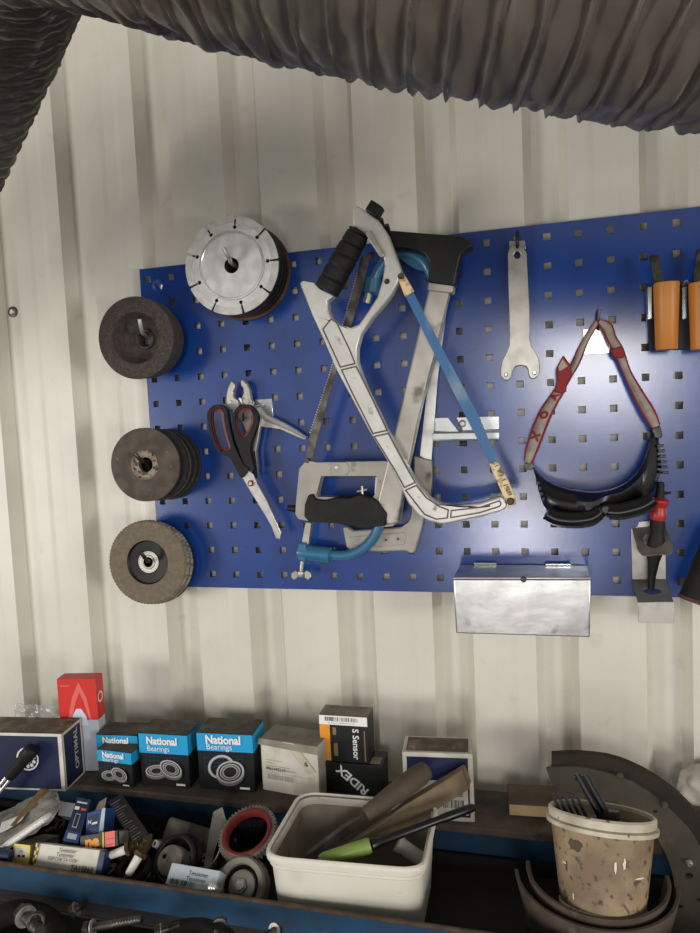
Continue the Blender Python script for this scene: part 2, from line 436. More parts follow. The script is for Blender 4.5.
# ---- top stack
def ring_disc(name, u, v, Y, R, hole, th, m, label, cat='grinding disc', n=NRM(), depress=True, group=None, edge=None, hub=None, parent=None):
    c, n = disc_frame(u, v, Y, n); mb = MB()
    e = m if edge is None else edge
    if depress:
        pr = [(hole, -.004), (R*.34, -.004), (R*.40, -.0005), (R*.97, 0), (R, -.0008)]
        mb.lathe(c, n, pr, m, 64)
        mb.lathe(c, n, [(R, -.0008), (R, -th+.0006), (R*.97, -th)], e, 64)
        mb.lathe(c, n, [(R*.97, -th), (R*.40, -th), (R*.34, -th-.004), (hole, -th-.004), (hole, -.004)], m, 64)
    else:
        mb.lathe(c, n, [(hole, 0), (R*.97, 0), (R, -.0008)], m, 64); mb.lathe(c, n, [(R, -.0008), (R, -th+.0006), (R*.97, -th)], e, 64)
        mb.lathe(c, n, [(R*.97, -th), (hole, -th), (hole, 0)], m, 64)
    return mb, c, n
def plain_disc(name, label, *a, **k):
    mb, c, n = ring_disc(name, *a, label, **k)
    o = mb.build(name); tag(o, label, 'grinding disc'); return o
ST = lambda f: (246+(231.5-246)*f, 273+(265.5-273)*f)
# diamond blade with slotted rim
Yd = -.055; c, n = disc_frame(231.5, 265.5, Yd, NRM(4, 1))
t = thing('diamond_blade', c, 'silver segmented diamond cutting disc with slotted rim, front of the top stack', 'cutting disc')
R = .0675; sl = 9; out = []; keys = []; U = n.orthogonal().normalized()
U = Vector((0,0,1)).cross(n).normalized(); V = n.cross(U)
pt = lambda r, a: c+(U*math.cos(a)+V*math.sin(a))*r
for i in range(sl):
    a0 = math.radians(90-8+i*40); rk = .0525
    kh = .0027; gw = .0017
    ga = gw/R
    segs = 12
    a1 = a0+math.radians(40)
    # rim from slot i to slot i+1
    for k in range(segs+1): out.append(pt(R, a0+ga+(a1-a0-2*ga)*k/segs))
    out.append(pt(rk+kh+.0003, a1-gw/rk*.6)); out.append(pt(rk+kh+.0003, a1+gw/rk*.6))
    kc = pt(rk, a1); keys.append([kc+(U*math.cos(q*math.pi/6)+V*math.sin(q*math.pi/6))*kh for q in range(12)])
hole = [pt(.0108, 2*math.pi*k/28) for k in range(28)]
MB().prism(out, -n*.0018, m_['diamond'], [hole]+keys).build('blade', t)
mb = MB()
for i in range(sl):
    a0 = math.radians(90-8+i*40); seg = []
    for k in range(11): seg.append(pt(R+.0006, a0+.035+(math.radians(40)-.07)*k/10))
    for k in range(11): seg.append(pt(R-.0095, a0+math.radians(40)-.035-(math.radians(40)-.07)*k/10))
    mb.prism([p+n*.0005 for p in seg], -n*.0028, m_['diamond_rim'])
mb.build('rim_segment', t)
mb = MB(); mb.lathe(c+n*.0002, n, [(.0480, 0), (.0474, .0007), (.0450, .0008), (.0440, 0)], m_['bright_steel'], 64)
mb.build('raised_ring', t)
for i, (f, Rr, m, lb) in enumerate([(.78,0.066,'disc_black','black cutting disc directly behind the slotted silver disc'),(.56,.0664,'disc_black','black disc in the middle of the top stack'),(.34,.0668,'disc_black','black disc next to the reddish one in the top stack'),(.08,.0690,'disc_rust','reddish brown sanding disc at the back of the top stack')]):
    u, v = ST(f); mb, c, n = ring_disc('grinding_disc', u, v, -.055*f-.002, Rr, .011, .006 if i < 3 else .004, m_[m], '', n=NRM(4,1), depress=False)
    tag(mb.build('grinding_disc'), lb, 'grinding disc')

# ---- stone cup wheel
c, n = disc_frame(135.6, 338, -.066, NRM(4, -2))
t = thing('cup_wheel', c, 'dark brown stone cup grinding wheel with a deep hollow, upper left of the board', 'grinding wheel')
R = .0590
MB().lathe(c, n, [(R*.62,-.001),(R*.64,0),(R*.985,0),(R,-.0012)], m_['stone'], 72).lathe(c, n, [(R,-.0012),(R*.97,-.036),(R*.90,-.047),(.011,-.047),(.011,-.038)], m_['stone_inner'], 72).build('stone_body', t)
MB().lathe(c, n, [(R*.62,-.001),(R*.55,-.026),(R*.48,-.031),(.0155,-.031),(.014,-.027),(.0115,-.027),(.011,-.038)], m_['stone_inner'], 72).build('hollow', t)
# ---- brown discs
mid = lambda f: (169+(144.6-169)*f, 464.5+(464.8-464.5)*f)
mb, c, n = ring_disc('grinding_disc', 144.6, 464.8, -.075, .0535, .0108, .006, m_['disc_brown'], '', n=NRM(4,1))
t = thing('grinding_disc', c, 'brown depressed-centre grinding disc with worn paper hub, frontmost of the middle stack', 'grinding disc')
mb.build('abrasive_disc', t)
MB().lathe(c, n, [(.0109,-.0034),(.0112,-.003),(.0185,-.003),(.0215,.0002),(.0217,-.0012)], m_['hub_label'], 48).build('hub_label', t, label='worn pale paper hub')
for f, Rr, lb in ((.62,.0535,'dark grinding disc second in the middle stack, just behind the brown one'),(.46,.0530,'dark grinding disc third in the middle stack'),(.24,.0540,'dark grinding disc fourth in the middle stack, a gap behind the third'),(.06,.0545,'dark grinding disc at the back of the middle stack, against the board')):
    u, v = mid(f); mb, c, n = ring_disc('grinding_disc', u, v, -.075*f-.004, Rr, .0108, .0062, m_['disc_brown' if f in (.46,) else 'disc_black'], '', n=NRM(4,1), edge=m_['disc_black'])
    tag(mb.build('grinding_disc'), lb, 'grinding disc')
# ---- flap discs
def flap_disc(u, v, Y, R, label, front):
    c, n = disc_frame(u, v, Y, NRM(4, 3))
    t = thing('flap_disc', c, label, 'flap disc')
    mb = MB(); k = 72; U = Vector((0,0,1)).cross(n).normalized(); V = n.cross(U); vs = []; fs = []
    rr = [(.53,-.0006),(.56,0),(.78,.0006),(.96,0),(1.0,-.0022),(.995,-.0115),(.93,-.0125)]
    for i in range(k*2):
        a = 2*math.pi*i/(k*2); e = .0009 if i % 2 else 0
        for q, h in rr: vs.append(c+(U*math.cos(a)+V*math.sin(a))*(R*q+(e if q > .9 else 0))+n*(h+e*(.6 if front else .8)))
    m = len(rr)
    for i in range(k*2):
        j = (i+1) % (k*2)
        for q in range(m-1): fs.append((i*m+q, i*m+q+1, j*m+q+1, j*m+q))
    b = len(mb.v); mb.add(vs, fs, m_['flap']); e_ = mb.mat(m_['flap_edge'])
    for q, f in enumerate(mb.f):
        if q % (m-1) in (4,): mb.mi[q] = e_
    mb.build('flaps', t, smooth=20)
    MB().lathe(c, n, [(.0108,-.006),(.0165,-.006),(.0175,-.005),(R*.50,-.004),(R*.545,-.001)], m_['black_plastic'], 56).lathe(c, n, [(R*.9,-.0127),(.0108,-.0127),(.0108,-.006)], m_['black_plastic'], 56).build('backing_plate', t)
    if front:
        mb = MB(); o = c-n*.0046
        ring = lambda r: [o+(U*math.cos(2*math.pi*q/40)+V*math.sin(2*math.pi*q/40))*r for q in range(40)]
        mb.prism(ring(.0165), n*.0006, m_['white_label'], [ring(.0112)])
        for q in range(26):
            a = 2*math.pi*q/26; d = U*math.cos(a)+V*math.sin(a); s_ = U*-math.sin(a)+V*math.cos(a)
            mb.box(o+d*.0140-s_*.0004+n*.0006, d*.0014, s_*.0009, n*.0001, m_['ink_black'])
        mb.build('paper_ring', t, label='white printed paper ring', smooth=0)
        MB().lathe(c-n*.004, n, [(.0075,0),(.0078,.0012),(.0105,.0012),(.0108,-.001)], m_['steel'], 32).build('arbor_ring', t)
        MB().lathe(c-n*.0042+(-U*.012+V*.0145), n, [(0,.001),(.0018,.001),(.002,0)], m_['steel'], 14).build('rivet', t)
flap_disc(147.2, 562.5, -.046, .0632, 'brown flap disc with black centre and white paper ring, front of the lowest stack', True)
flap_disc(151.5, 563.2, -.030, .0632, 'flap disc with pale ragged edge behind the front flap disc', False)
mb, c, n = ring_disc('grinding_disc', 154.5, 563.5, -.0165, .0630, .0108, .009, m_['disc_black'], '', n=NRM(4,3), depress=False)
tag(mb.build('grinding_disc'), 'black disc at the back of the flap disc stack', 'grinding disc')

# ---- flat pin spanner on its hook
peg('pegboard_hook', [(517.5,243,0),(517.3,247,-.012),(517.2,242,-.0165),(517.2,231,-.017)], .0022, 'black hook with small white plate holding the flat spanner', 'black_plastic', [(509,241),(525,240.5),(525.5,249),(509.5,249.5)], 'zinc')
A = lambda p: K(480,200,3.182,p)
t = thing('pin_spanner', at(520,350,-.006), 'flat worn steel pin spanner hanging upright on the blue board', 'spanner')
sp = A([(88,172),(92,155),(105,146),(122,146),(138,152),(148,168),(151,230),(157,340),(158,410),(158,440),(163,465),(180,490),(190,515),(190,545),(184,560),(172,569),(160,566),(155,555),(154,540),(145,528),(128,525),(112,530),(103,545),(99,563),(90,574),(75,571),(67,558),(66,535),(72,508),(86,482),(93,462),(94,430),(92,340),(89,240)])
hole = A([(107,175),(111,166),(118,163),(126,166),(130,175),(126,184),(118,187),(111,184)])
MB().prism(pts3(sp, -.009), (0,.004,0), m_['steel'], [pts3(hole, -.009)]).build('spanner_body', t, bevel=.0008)
for q in ((83,556),(173,550)):
    c = at(*A([q])[0], -.009); MB().lathe(c, (0,-1,0), [(0,.0045),(.0017,.0045),(.0021,.004),(.0021,0),(.003,0)], m_['bright_steel'], 16).build('pin', t)

# ---- white rail behind the saws
t = thing('tool_rail', at(467,430,-.002), 'short white double rail with notched upper edge behind the blue saw blade', 'rail')
A = lambda p: K(390,380,5,p)
MB().prism(pts3(A([(215,190),(290,188),(345,262),(215,255)]), -.003), (0,.002,0), m_['zinc']).prism(pts3(A([(330,188),(545,182),(546,245),(365,252)]), -.003), (0,.002,0), m_['zinc']).build('upper_flange', t, bevel=.0004)
MB().prism(pts3(A([(212,268),(546,262),(547,292),(212,300)]), -.014), (0,.0015,0), m_['zinc']).build('lower_flange', t, bevel=.0004)
MB().prism([at(*A([p])[0], y) for p, y in (((214,256),-.002),((546,250),-.002),((546,292),-.014),((214,300),-.014))], (0,.0006,-.0018), m_['zinc']).build('web', t)
c = at(*A([(362,218)])[0], -.003); MB().lathe(c, (0,-1,0), [(0,.0022),(.003,.002),(.0048,.0005),(.0052,0)], m_['steel'], 18).build('rivet', t)
c = at(*A([(365,318)])[0], -.006); MB().box(c-Vector((.005,0,.003)), (.010,0,0), (0,.0045,0), (0,0,.005), m_['black_plastic']).build('clip', t, bevel=.0008)

# ---- pliers and scissors
t = peg('pegboard_hook', [(262,404,0),(248,408,-.018),(243,404,-.026),(241,399,-.028)], .0024, 'hook with white back plate behind the locking pliers', 'steel', [(255,399.5),(272,398.5),(273,417.5),(256,418)], 'zinc')
A = lambda p: K(195,370,5.183,p)
t = thing('locking_pliers', at(245,405,-.02), 'small chrome locking pliers hung behind the black scissors', 'pliers')
plate('fixed_jaw', A([(160,182),(160,130),(168,90),(182,58),(194,56),(206,72),(205,95),(196,112),(200,135),(214,152),(228,160),(232,185),(212,215),(180,205)]), -.020, .010, m_['steel'], t, bevel=.002)
plate('moving_jaw', A([(233,60),(238,48),(252,52),(272,72),(284,105),(290,150),(302,176),(286,190),(256,184),(236,176),(229,158),(242,140),(250,118),(247,92),(236,80)]), -.018, .009, m_['steel'], t, bevel=.002)
plate('body', A([(188,196),(230,180),(288,168),(320,196),(336,235),(338,290),(330,345),(315,420),(322,545),(300,548),(286,430),(270,330),(236,262),(200,222)]), -.015, .009, m_['steel'], t, bevel=.002)
MB().tube([at(*p, -.012) for p in A([(330,200),(372,248),(430,272),(500,305),(578,352)])], [.006,.0075,.0065,.005,.0030], m_['bright_steel'], 12, flat=.75).build('release_lever', t)
plate('handle', A([(322,232),(352,244),(380,262),(440,282),(500,310),(560,345),(578,356),(570,364),(520,344),(440,308),(350,296),(318,290)]), -.014, .006, m_['steel'], t, bevel=.0015)
for q, r in (((182,168),.0032),((234,150),.0022),((290,178),.0028)):
    MB().lathe(at(*A([q])[0], -.0205), (0,-1,0), [(0,.002),(r*.8,.002),(r,.0005),(r,-.003)], m_['bright_steel'], 18).build('rivet', t)
MB().tube([at(*p,-.017) for p in A([(300,425),(312,545)])], .0034, m_['black_rubber'], 10).build('grip_end', t)

t = thing('scissors', at(245,470,-.03), 'black handled scissors with red finger rims, closed, blades pointing down right', 'scissors')
lo = A([(62,235),(76,200),(105,180),(140,185),(164,208),(172,260),(190,350),(206,400),(250,490),(276,515),(241,560),(215,520),(180,455),(140,440),(100,400),(75,320)])
lh = A([(82,240),(95,210),(130,203),(148,225),(152,270),(170,350),(184,395),(175,412),(140,418),(112,385),(92,320)])
ro = A([(192,255),(205,208),(240,180),(285,185),(315,215),(325,265),(312,315),(290,375),(285,420),(298,480),(302,520),(262,512),(245,480),(220,390),(203,330)])
rh = A([(208,255),(220,214),(250,198),(285,205),(300,235),(298,280),(268,340),(240,345),(218,312)])
def grip(o_, h_, Y, nm):
    plate(nm, o_, Y, .0095, m_['black_rubber'], t, holes=[h_], bevel=.0026, smooth_outline=4, seg=3)
    hp = [at(p.x, p.y, Y+.0045) for p in cr([Vector((a,b,0)) for a, b in h_], 4)]
    MB().tube(hp, .0028, m_['red_rim'], 10, closed=True, up=(0,-1,0)).build('finger_rim', t, label='dark red inner rim')
plate('blade', A([(262,505),(298,560),(326,640),(432,838),(434,878),(420,872),(392,800),(300,652),(246,560)]), -.030, .0018, m_['steel'], t, bevel=.0004)
grip(lo, lh, -.036, 'handle')
grip(ro, rh, -.034, 'handle')
plate('blade', A([(243,556),(262,512),(302,540),(322,590),(372,680),(446,845),(438,880),(428,868),(300,640)]), -.033, .0022, m_['bright_steel'], t, bevel=.0005)
c = at(*A([(291,587)])[0], -.033)
MB().lathe(c, (0,-1,0), [(0,.003),(.0032,.003),(.0046,.0018),(.0046,0)], m_['red_rim'], 22).build('pivot_cap', t, label='red pivot cap')
MB().lathe(c, (0,-1,0), [(0,.0036),(.0024,.0036),(.0026,.0028)], m_['bright_steel'], 18).build('pivot_screw', t)
peg('pegboard_hook', [(243,413,0),(243,420,-.034),(243,415,-.044),(243,409,-.046)], .0020, 'hook prong holding up the scissors by the right finger loop', 'dark_steel')

# ---- saw hooks
for u, v, lb in ((380.5,219,'left black tipped hook prong above the saws'),(386.5,225,'right black tipped hook prong above the saws')):
    peg('pegboard_hook', [(u+11,v+43,0),(u+8,v+31,-.03),(u+3,v+11,-.034),(u,v,-.045)], .0034, lb, 'dark_steel')

# ---- saw A: aluminium hacksaw in front
YA = -.088
t = thing('hacksaw', at(420,420,YA), 'silver cast aluminium hacksaw with ribbed black grip and blue blade, frontmost saw', 'hacksaw')
fr = [(299.4,283),(302,280.5),(315,283),(322,290),(333.5,296),(327,301),(328,310),(331,317),(340,324.8),(350.5,327.6),(359,324),(368,311),(377,297),(382,281),(384.5,266),(383,256),(374,244.5),(364,233.5),(352.5,226),(352.5,209),(355.5,205),(364,209.5),(378,220),(388,235),(397,259),(401,270),(397.5,283),(391,295),(385,303),(372,318),(361,334),(357,348),(357,361),(361,374),(367.5,390),(387.8,431),(406,464),(420,488),(430,498.5),(441,504),(455,506),(480.7,503),(500,496.5),(505,499),(507,507),(503,510.5),(481,517),(455,522.5),(440,524),(428,521),(418,515.5),(408,503),(391.5,468),(369,431),(347,390),(335.6,368.5),(323,338.6),(312,315)]
plate('frame', fr, YA, .017, m_['cast_alu'], t, bevel=.0022, seg=2)
def raised(pp, label=None, Y=YA-.0012):
    # recessed dark outline with a raised panel inside it
    plate('groove', pp, Y+.0008, .0015, m_['groove'], t, bevel=.0002)
    cx = sum(p[0] for p in pp)/len(pp); cy = sum(p[1] for p in pp)/len(pp)
def inset(pp, d):
    n_ = len(pp); ar = sum(pp[i-1][0]*pp[i][1]-pp[i][0]*pp[i-1][1] for i in range(n_)); s = 1 if ar > 0 else -1; o = []
    for i in range(n_):
        a, b, c = Vector(pp[i-1]), Vector(pp[i]), Vector(pp[(i+1) % n_])
        e1 = (b-a).normalized(); e2 = (c-b).normalized(); n1 = Vector((-e1.y, e1.x))*s; n2 = Vector((-e2.y, e2.x))*s
        m = (n1+n2); m = m/max(.35, m.length_squared/2)/1.0; q = b+m*(d/1.0)*.5*2/2 if False else b+m*d
        o.append((q.x, q.y))
    return o
def panel(pp, d=1.0):
    plate('groove', pp, YA-.0004, .0008, m_['groove'], t, bevel=0, label='dark casting groove')
    plate('web_panel', inset(pp, d*1.35), YA-.0011, .0014, m_['cast_alu'], t, bevel=.0005)
panel([(322,329),(331,318),(337,322),(350,349),(356,364),(340,368)])
panel([(340.5,369.5),(356.5,365.5),(374,401),(388,431),(372.5,434.5),(352,394)])
panel([(373,436),(388.6,432.5),(406,465),(416,483),(404,488.5),(393,468)])
panel([(404.5,490),(416.5,484.5),(427,497.5),(440,506),(449,509.5),(448,518.5),(436,520),(424,515)])
panel([(450.5,510),(480.5,506.5),(499.5,500),(502,503.5),(500,507),(480,513.3),(450,518.5)])
g0, g1 = at(326.5,291,YA+.008), at(359.5,231.5,YA+.008); N = 48; P = []; Rr = []
for i in range(N+1):
    f = i/N; P.append(g0.lerp(g1, f)); base = .0168-.0022*f+.0012*math.sin(f*math.pi)
    ph = (f*5.2) % 1; Rr.append(base*(1-.11*math.exp(-((min(ph,1-ph))/.06)**2)) if .02 < f < .98 else base*.96)
MB().tube(P, Rr, m_['black_rubber'], 24).build('ribbed_grip', t)
plate('tension_knob', [(371,199),(382.5,206.5),(376,217.5),(364.5,209.5)], YA-.001, .018, m_['black_plastic'], t, bevel=.002)
plate('blade_tensioner', [(366,231),(370,230),(384,253.5),(383,257.5),(380,257),(368,239)], YA-.003, .006, m_['steel'], t, bevel=.001)
plate('saw_blade', [(404,293.5),(412,289.5),(447,357),(480,418),(497,461),(490.5,465),(470,425),(436,357)], YA+.006, .0009, m_['blue_blade'], t, bevel=0, label='blue saw blade with worn edge')
plate('blade_end', [(397,277),(403,273),(407,279),(414,291),(405,297)], YA+.003, .0045, m_['cream_worn'], t, bevel=.0008, label='cream worn blade end')
plate('blade_end', [(489,464),(497,461),(508,480),(515.5,497),(516,504),(510,508),(505,500)], YA+.003, .0045, m_['cream_worn'], t, bevel=.0008, label='cream worn blade end')
mb = MB()
for i in range(7):
    a = at(495+i*2.3, 466.5+i*4.8, YA+.0025); b = at(498.6+i*2.3, 465+i*4.8, YA+.0025); mb.tube([a,b], .0006, m_['dark_steel'], 6)
mb.build('embossed_mark', t)
for u, v, r in ((387,281.5,.0035),(510.5,501.5,.0045),(401,276,.0036)):
    MB().lathe(at(u,v,YA-.0002), (0,-1,0), [(0,.0016),(r*.7,.0018),(r,.0006),(r,-.003)], m_['dark_steel'], 18).build('blade_pin', t)

# ---- saw B: grey saw with D grip
YB = -.056
A = lambda p: K(285,430,4.667,p)
t = thing('hacksaw', at(380,400,YB), 'grey hacksaw with black D-shaped grip at the bottom and black elbow at the top', 'hacksaw')
dg = A([(100,142),(150,152),(240,150),(460,146),(520,150),(560,190),(505,448),(470,452),(300,440),(110,425),(62,415),(48,392),(52,330),(66,182)])
dh = A([(168,215),(425,214),(432,222),(420,300),(405,320),(150,312),(146,300)])
plate('grip_frame', dg, YB, .018, m_['grey_alu'], t, holes=[dh], bevel=.0025)
bg_ = A([(128,298),(140,322),(180,328),(240,315),(300,318),(345,300),(412,318),(445,350),(476,392),(470,448),(400,456),(330,458),(250,438),(110,428),(88,405),(90,350),(106,305)])
plate('rubber_grip', bg_, YB-.006, .026, m_['black_rubber'], t, bevel=.006, seg=4)
plate('bolt_plate', A([(215,150),(285,150),(296,165),(296,195),(286,211),(215,212)]), YB-.0014, .003, m_['grey_alu'], t, bevel=.0006)
MB().lathe(at(336.6,467.3,YB-.0015), (0,-1,0), [(0,.002),(.0025,.002),(.0035,.0008),(.0036,0)], m_['bright_steel'], 18).build('bolt', t)
tb = [(428.6,288),(449.5,291.5),(423,398),(406,478),(399,523.5),(386.5,525.5),(377,501),(388,457),(402.6,398)]
plate('frame_tube', tb, YB-.003, .019, m_['satin_tube'], t, bevel=.003, seg=3)
plate('tube_collar', [(427.5,281.5),(454,285),(452.5,293),(426.8,290)], YB-.005, .023, m_['satin_tube'], t, bevel=.002)
el = K(340,195,5,[(130,205),(245,175),(490,195),(600,203),(648,228),(660,250),(645,268),(612,288),(598,320),(586,380),(572,455),(438,437),(446,375),(440,325),(420,296),(375,276),(290,262),(190,262),(120,250)])
el[0] = (373,236); el[-1] = (373,246)
plate('elbow', el, YB-.008, .024, m_['black_plastic'], t, bevel=.0026, seg=3)
bl = [(357.6,272.6),(361,257),(371,254),(368,265),(360,297),(351,326),(337,368),(322,420),(312.5,458),(306,461),(309,438),(330,374),(344,321)]
mb = MB(); mb.prism(pts3(bl, YB+.006), (0,.001,0), m_['blade_dark']); e0, e1 = (344,321), (310,434)
for seg in (((357.6,272.6),(344,321)),((344,321),(330,374)),((330,374),(310,434))):
    a, b = map(Vector, seg); L = (b-a).length; k = int(L/2.6)
    for i in range(k):
        p = a.lerp(b, (i+.1)/k); q = a.lerp(b, (i+.75)/k); nr = Vector((-(b-a).y, (b-a).x)).normalized()
        if nr.x > 0: nr = -nr
        mid_ = p.lerp(q, .2)+nr*1.3
        mb.prism(pts3([tuple(p), tuple(q), tuple(mid_)], YB+.006), (0,.001,0), m_['steel'])
mb.build('saw_blade', t, smooth=0, label='dark toothed saw blade')
MB().lathe(at(308,460.5,YB+.004), (0,-1,0), [(0,.005),(.0028,.005),(.0034,.004),(.0034,0)], m_['dark_steel'], 16).build('blade_pin', t)
MB().tube([at(298,509,YB+.009), at(288,508,YB+.009)], [.0052,.0045], m_['black_plastic'], 14).build('end_knob', t)
MB().tube([at(362,486,YB+.004), at(362.5,497,YB+.004)], .0018, m_['steel'], 10).tube([at(357,491.5,YB+.004), at(367,489.5,YB+.004)], .0014, m_['steel'], 10).build('wing_bolt', t)
MB().prism(pts3([(375.5,477),(378.5,477),(378,494),(374.5,494)], YB+.012), (0,.002,0), m_['bright_steel']).build('steel_strip', t)

# ---- saw C: blue tubular saw
YC = -.0245
t = thing('bow_saw', at(370,420,YC), 'blue tubular bow saw hanging behind the other saws, wing nut at its lower end', 'saw')
path = [(331,555),(345,555.5),(358,551.5),(370,542),(378,529),(383,512),(392,475),(407,418),(424,350),(433,310),(434,285),(425,263),(408,254),(390,257),(379,270),(373,283)]
MB().tube(cr([at(u,v,YC) for u,v in path], 5, False), .0072, m_['blue_tube'], 16).build('frame_tube', t)
MB().tube([at(331.5,555.5,YC), at(330,555.3,YC), at(303,552,YC), at(299,551.5,YC)], [.0078,.0116,.0122,.0108], m_['blue_tube'], 18).build('end_sleeve', t)
MB().tube([at(371,294,YC), at(371.4,293,YC), at(372.8,279,YC), at(373,278,YC)], [.009,.0112,.0112,.009], m_['blue_tube'], 18).build('end_sleeve', t)
plate('end_plate', [(298,543),(306,543.8),(305,562.5),(297.5,561)], YC-.011, .021, m_['blue_tube'], t, bevel=.002)
MB().tube([at(369.5,292,YC), at(366.5,303,YC)], [.0058,.0058], m_['steel'], 14).build('blade_holder', t)
plate('blade_holder', [(305.5,522),(311,522.5),(308.5,545),(301.5,544)], YC-.004, .008, m_['steel'], t, bevel=.001)
MB().tube([at(302.5,561,YC), at(301,573,YC)], .0030, m_['steel'], 12).build('threaded_rod', t)
mb = MB(); mb.lathe(at(301,571,YC), at(301,578,YC)-at(301,571,YC), [(0,0),(.0048,0),(.0056,.003),(.0042,.0085),(0,.0085)], m_['steel'], 18)
for s in (-1, 1):
    w_ = [(301+s*3,572.5),(301+s*5.5,570.5),(301+s*9.5,573),(301+s*10,577.5),(301+s*7,580),(301+s*3.5,577.5)]
    mb.prism(pts3(w_, YC-.0015), (0,.003,0), m_['steel'])
mb.build('wing_nut', t, bevel=.0006)
plate('grip_block', K(340,195,5,[(300,288),(350,282),(420,306),(446,335),(446,372),(400,376),(345,350),(305,318)]), YC-.004, .016, m_['blue_tube'], t, bevel=.003, smooth_outline=3, label='blue block behind the black elbow')

# ---- saw D
YD = -.0145
t = thing('hacksaw', at(400,480,YD), 'grey cast handle saw with a plain silver blade, hindmost of the saws', 'hacksaw')
dl = A([(268,455),(290,452),(320,470),(430,462),(545,452),(575,430),(585,390),(596,300),(600,125),(686,142),(682,330),(650,395),(636,470),(608,568),(585,577),(560,565),(430,570),(300,560),(284,545)])
plate('handle_casting', dl, YD, .010, m_['grey_alu'], t, bevel=.002)
plate('handle_panel', A([(300,500),(440,488),(560,478),(565,500),(556,535),(430,545),(320,540)]), YD-.001, .002, m_['grey_alu'], t, bevel=.0006)
plate('blade_socket', K(390,380,5,[(120,380),(210,405),(212,470),(203,590),(150,560),(118,480)]), YD-.003, .014, m_['grey_alu'], t, bevel=.0015)
plate('saw_blade', [(440,292),(449,294),(437.5,380),(431.5,462),(420,456),(428,380)], YD+.004, .0012, m_['bright_steel'], t, bevel=.0003)
for u, v in ((386,540),(398,539)): MB().lathe(at(u,v,YD-.001), (0,-1,0), [(0,.0012),(.0014,.0012),(.0018,0)], m_['dark_steel'], 12).build('rivet', t)

# ---- goggles on hook
peg('pegboard_hook', [(598,330,0),(598,324,-.012),(598.2,318,-.016),(599,309,-.017)], .0022, 'dark hook prong on a white square plate holding the red goggle strap', 'dark_steel', [(583,329.5),(609,327),(609.5,353),(584,354.5)], 'zinc')
G = lambda p: K(520,300,4.053,p)
t = thing('safety_goggles', at(597,485,-.04), 'black safety goggles hanging lens down by a red and grey strap', 'goggles')
topE = G([(48,668),(66,690),(105,728),(155,752),(220,768),(295,776),(350,770),(405,752),(450,722),(490,675),(515,610),(532,545),(560,512)])
lowE = G([(62,712),(88,815),(112,850),(160,868),(225,872),(285,868),(330,832),(345,830),(375,842),(430,826),(490,806),(535,780),(572,700)])
n_ = 60
tp = cr([Vector((a,b,0)) for a,b in topE], 5, False); lp = cr([Vector((a,b,0)) for a,b in lowE], 5, False)
vs = []; fs = []; m = 8
for i in range(len(tp)):
    f = i/(len(tp)-1); a = tp[i]; b = lp[i]; mid_ = a.lerp(b, .5)
    cur = math.sin(math.pi*min(1,max(0,f)))**.6
    pf = [(a.lerp(b,.03), -.006-.020*cur), (a, -.012-.028*cur), (a.lerp(b,.10), -.018-.036*cur), (a.lerp(b,.45), -.022-.046*cur), (a.lerp(b,.8), -.022-.047*cur), (b, -.020-.042*cur), (b.lerp(a,.02), -.010-.014*cur), (a.lerp(b,.5), -.004-.004*cur)]
    for p, y in pf: vs.append(at(p.x, p.y, y))
for i in range(len(tp)-1):
    for k in range(m): fs.append((i*m+k, i*m+(k+1) % m, (i+1)*m+(k+1) % m, (i+1)*m+k))
fs.append(tuple(range(m))); fs.append(tuple((len(tp)-1)*m+k for k in range(m)))
mb = MB(); mb.add(vs, fs, m_['goggle']); mb.build('face_seal', t, smooth=50)
def lens(pp, Y0, Y1):
    P = [at(a, b, y) for (a, b), y in pp]
rimL = G([(108,856),(150,876),(220,882),(290,872),(328,846)]); rimR = G([(352,846),(400,848),(450,838),(500,822),(540,796)])
for rm in (rimL, rimR):
    q = cr([at(a, b, -.068+.0*i) for i, (a, b) in enumerate(rm)], 5, False)
    MB().tube([p+Vector((0,.002,-.002)) for p in q], .0092, m_['goggle'], 16, up=(0,-1,0)).tube([p+Vector((0,-.0062,-.0035)) for p in q], .0045, m_['glossy_black'], 12, up=(0,-1,0)).build('lens_rim', t)
for rm in (rimL, rimR):
    q = cr([at(a, b, -.04) for a, b in rm], 5, False); vs = []; fs = []
    for i, p in enumerate(q): vs += [p+Vector((0,-.024,-.007)), p+Vector((0,.020,-.007)), p+Vector((0,.020,-.009)), p+Vector((0,-.024,-.010))]
    for i in range(len(q)-1):
        for k in range(4): fs.append((i*4+k, i*4+(k+1)%4, i*4+4+(k+1)%4, i*4+4+k))
    fs += [(0,1,2,3), tuple((len(q)-1)*4+k for k in (3,2,1,0))]
    mb = MB(); mb.add(vs, fs, m_['lens']); mb.build('lens', t)
mb = MB()
for i in range(6): 
    a, b = 548+i*4, 585+i*22; u, v = G([(a+8, b)])[0]; mb.box(at(u, v, -.034), (.008,0,0), (0,.010,0), (0,0,-.0034), m_['glossy_black'])
mb.build('side_vent', t, bevel=.0006)
mb = MB()
for i in range(4):
    u, v = G([(66+i*7, 735+i*22)])[0]; mb.box(at(u, v, -.050), (.004,0,0), (0,.008,0), (0,0,-.0045), m_['box_dark_blue'])
mb.build('side_vent', t, bevel=.0006)
MB().lathe(at(*G([(345,848)])[0], -.070), (0,-1,0), [(0,.006),(.004,.006),(.006,.004),(.006,-.004)], m_['glossy_black'], 18).build('nose_bridge', t)
plate('strap_clip', G([(15,665),(48,655),(60,675),(45,690),(20,690)]), -.03, .004, m_['dark_steel'], t, bevel=.001)
plate('strap_clip', G([(535,520),(568,508),(580,548),(572,560),(545,558)]), -.03, .004, m_['dark_steel'], t, bevel=.001)
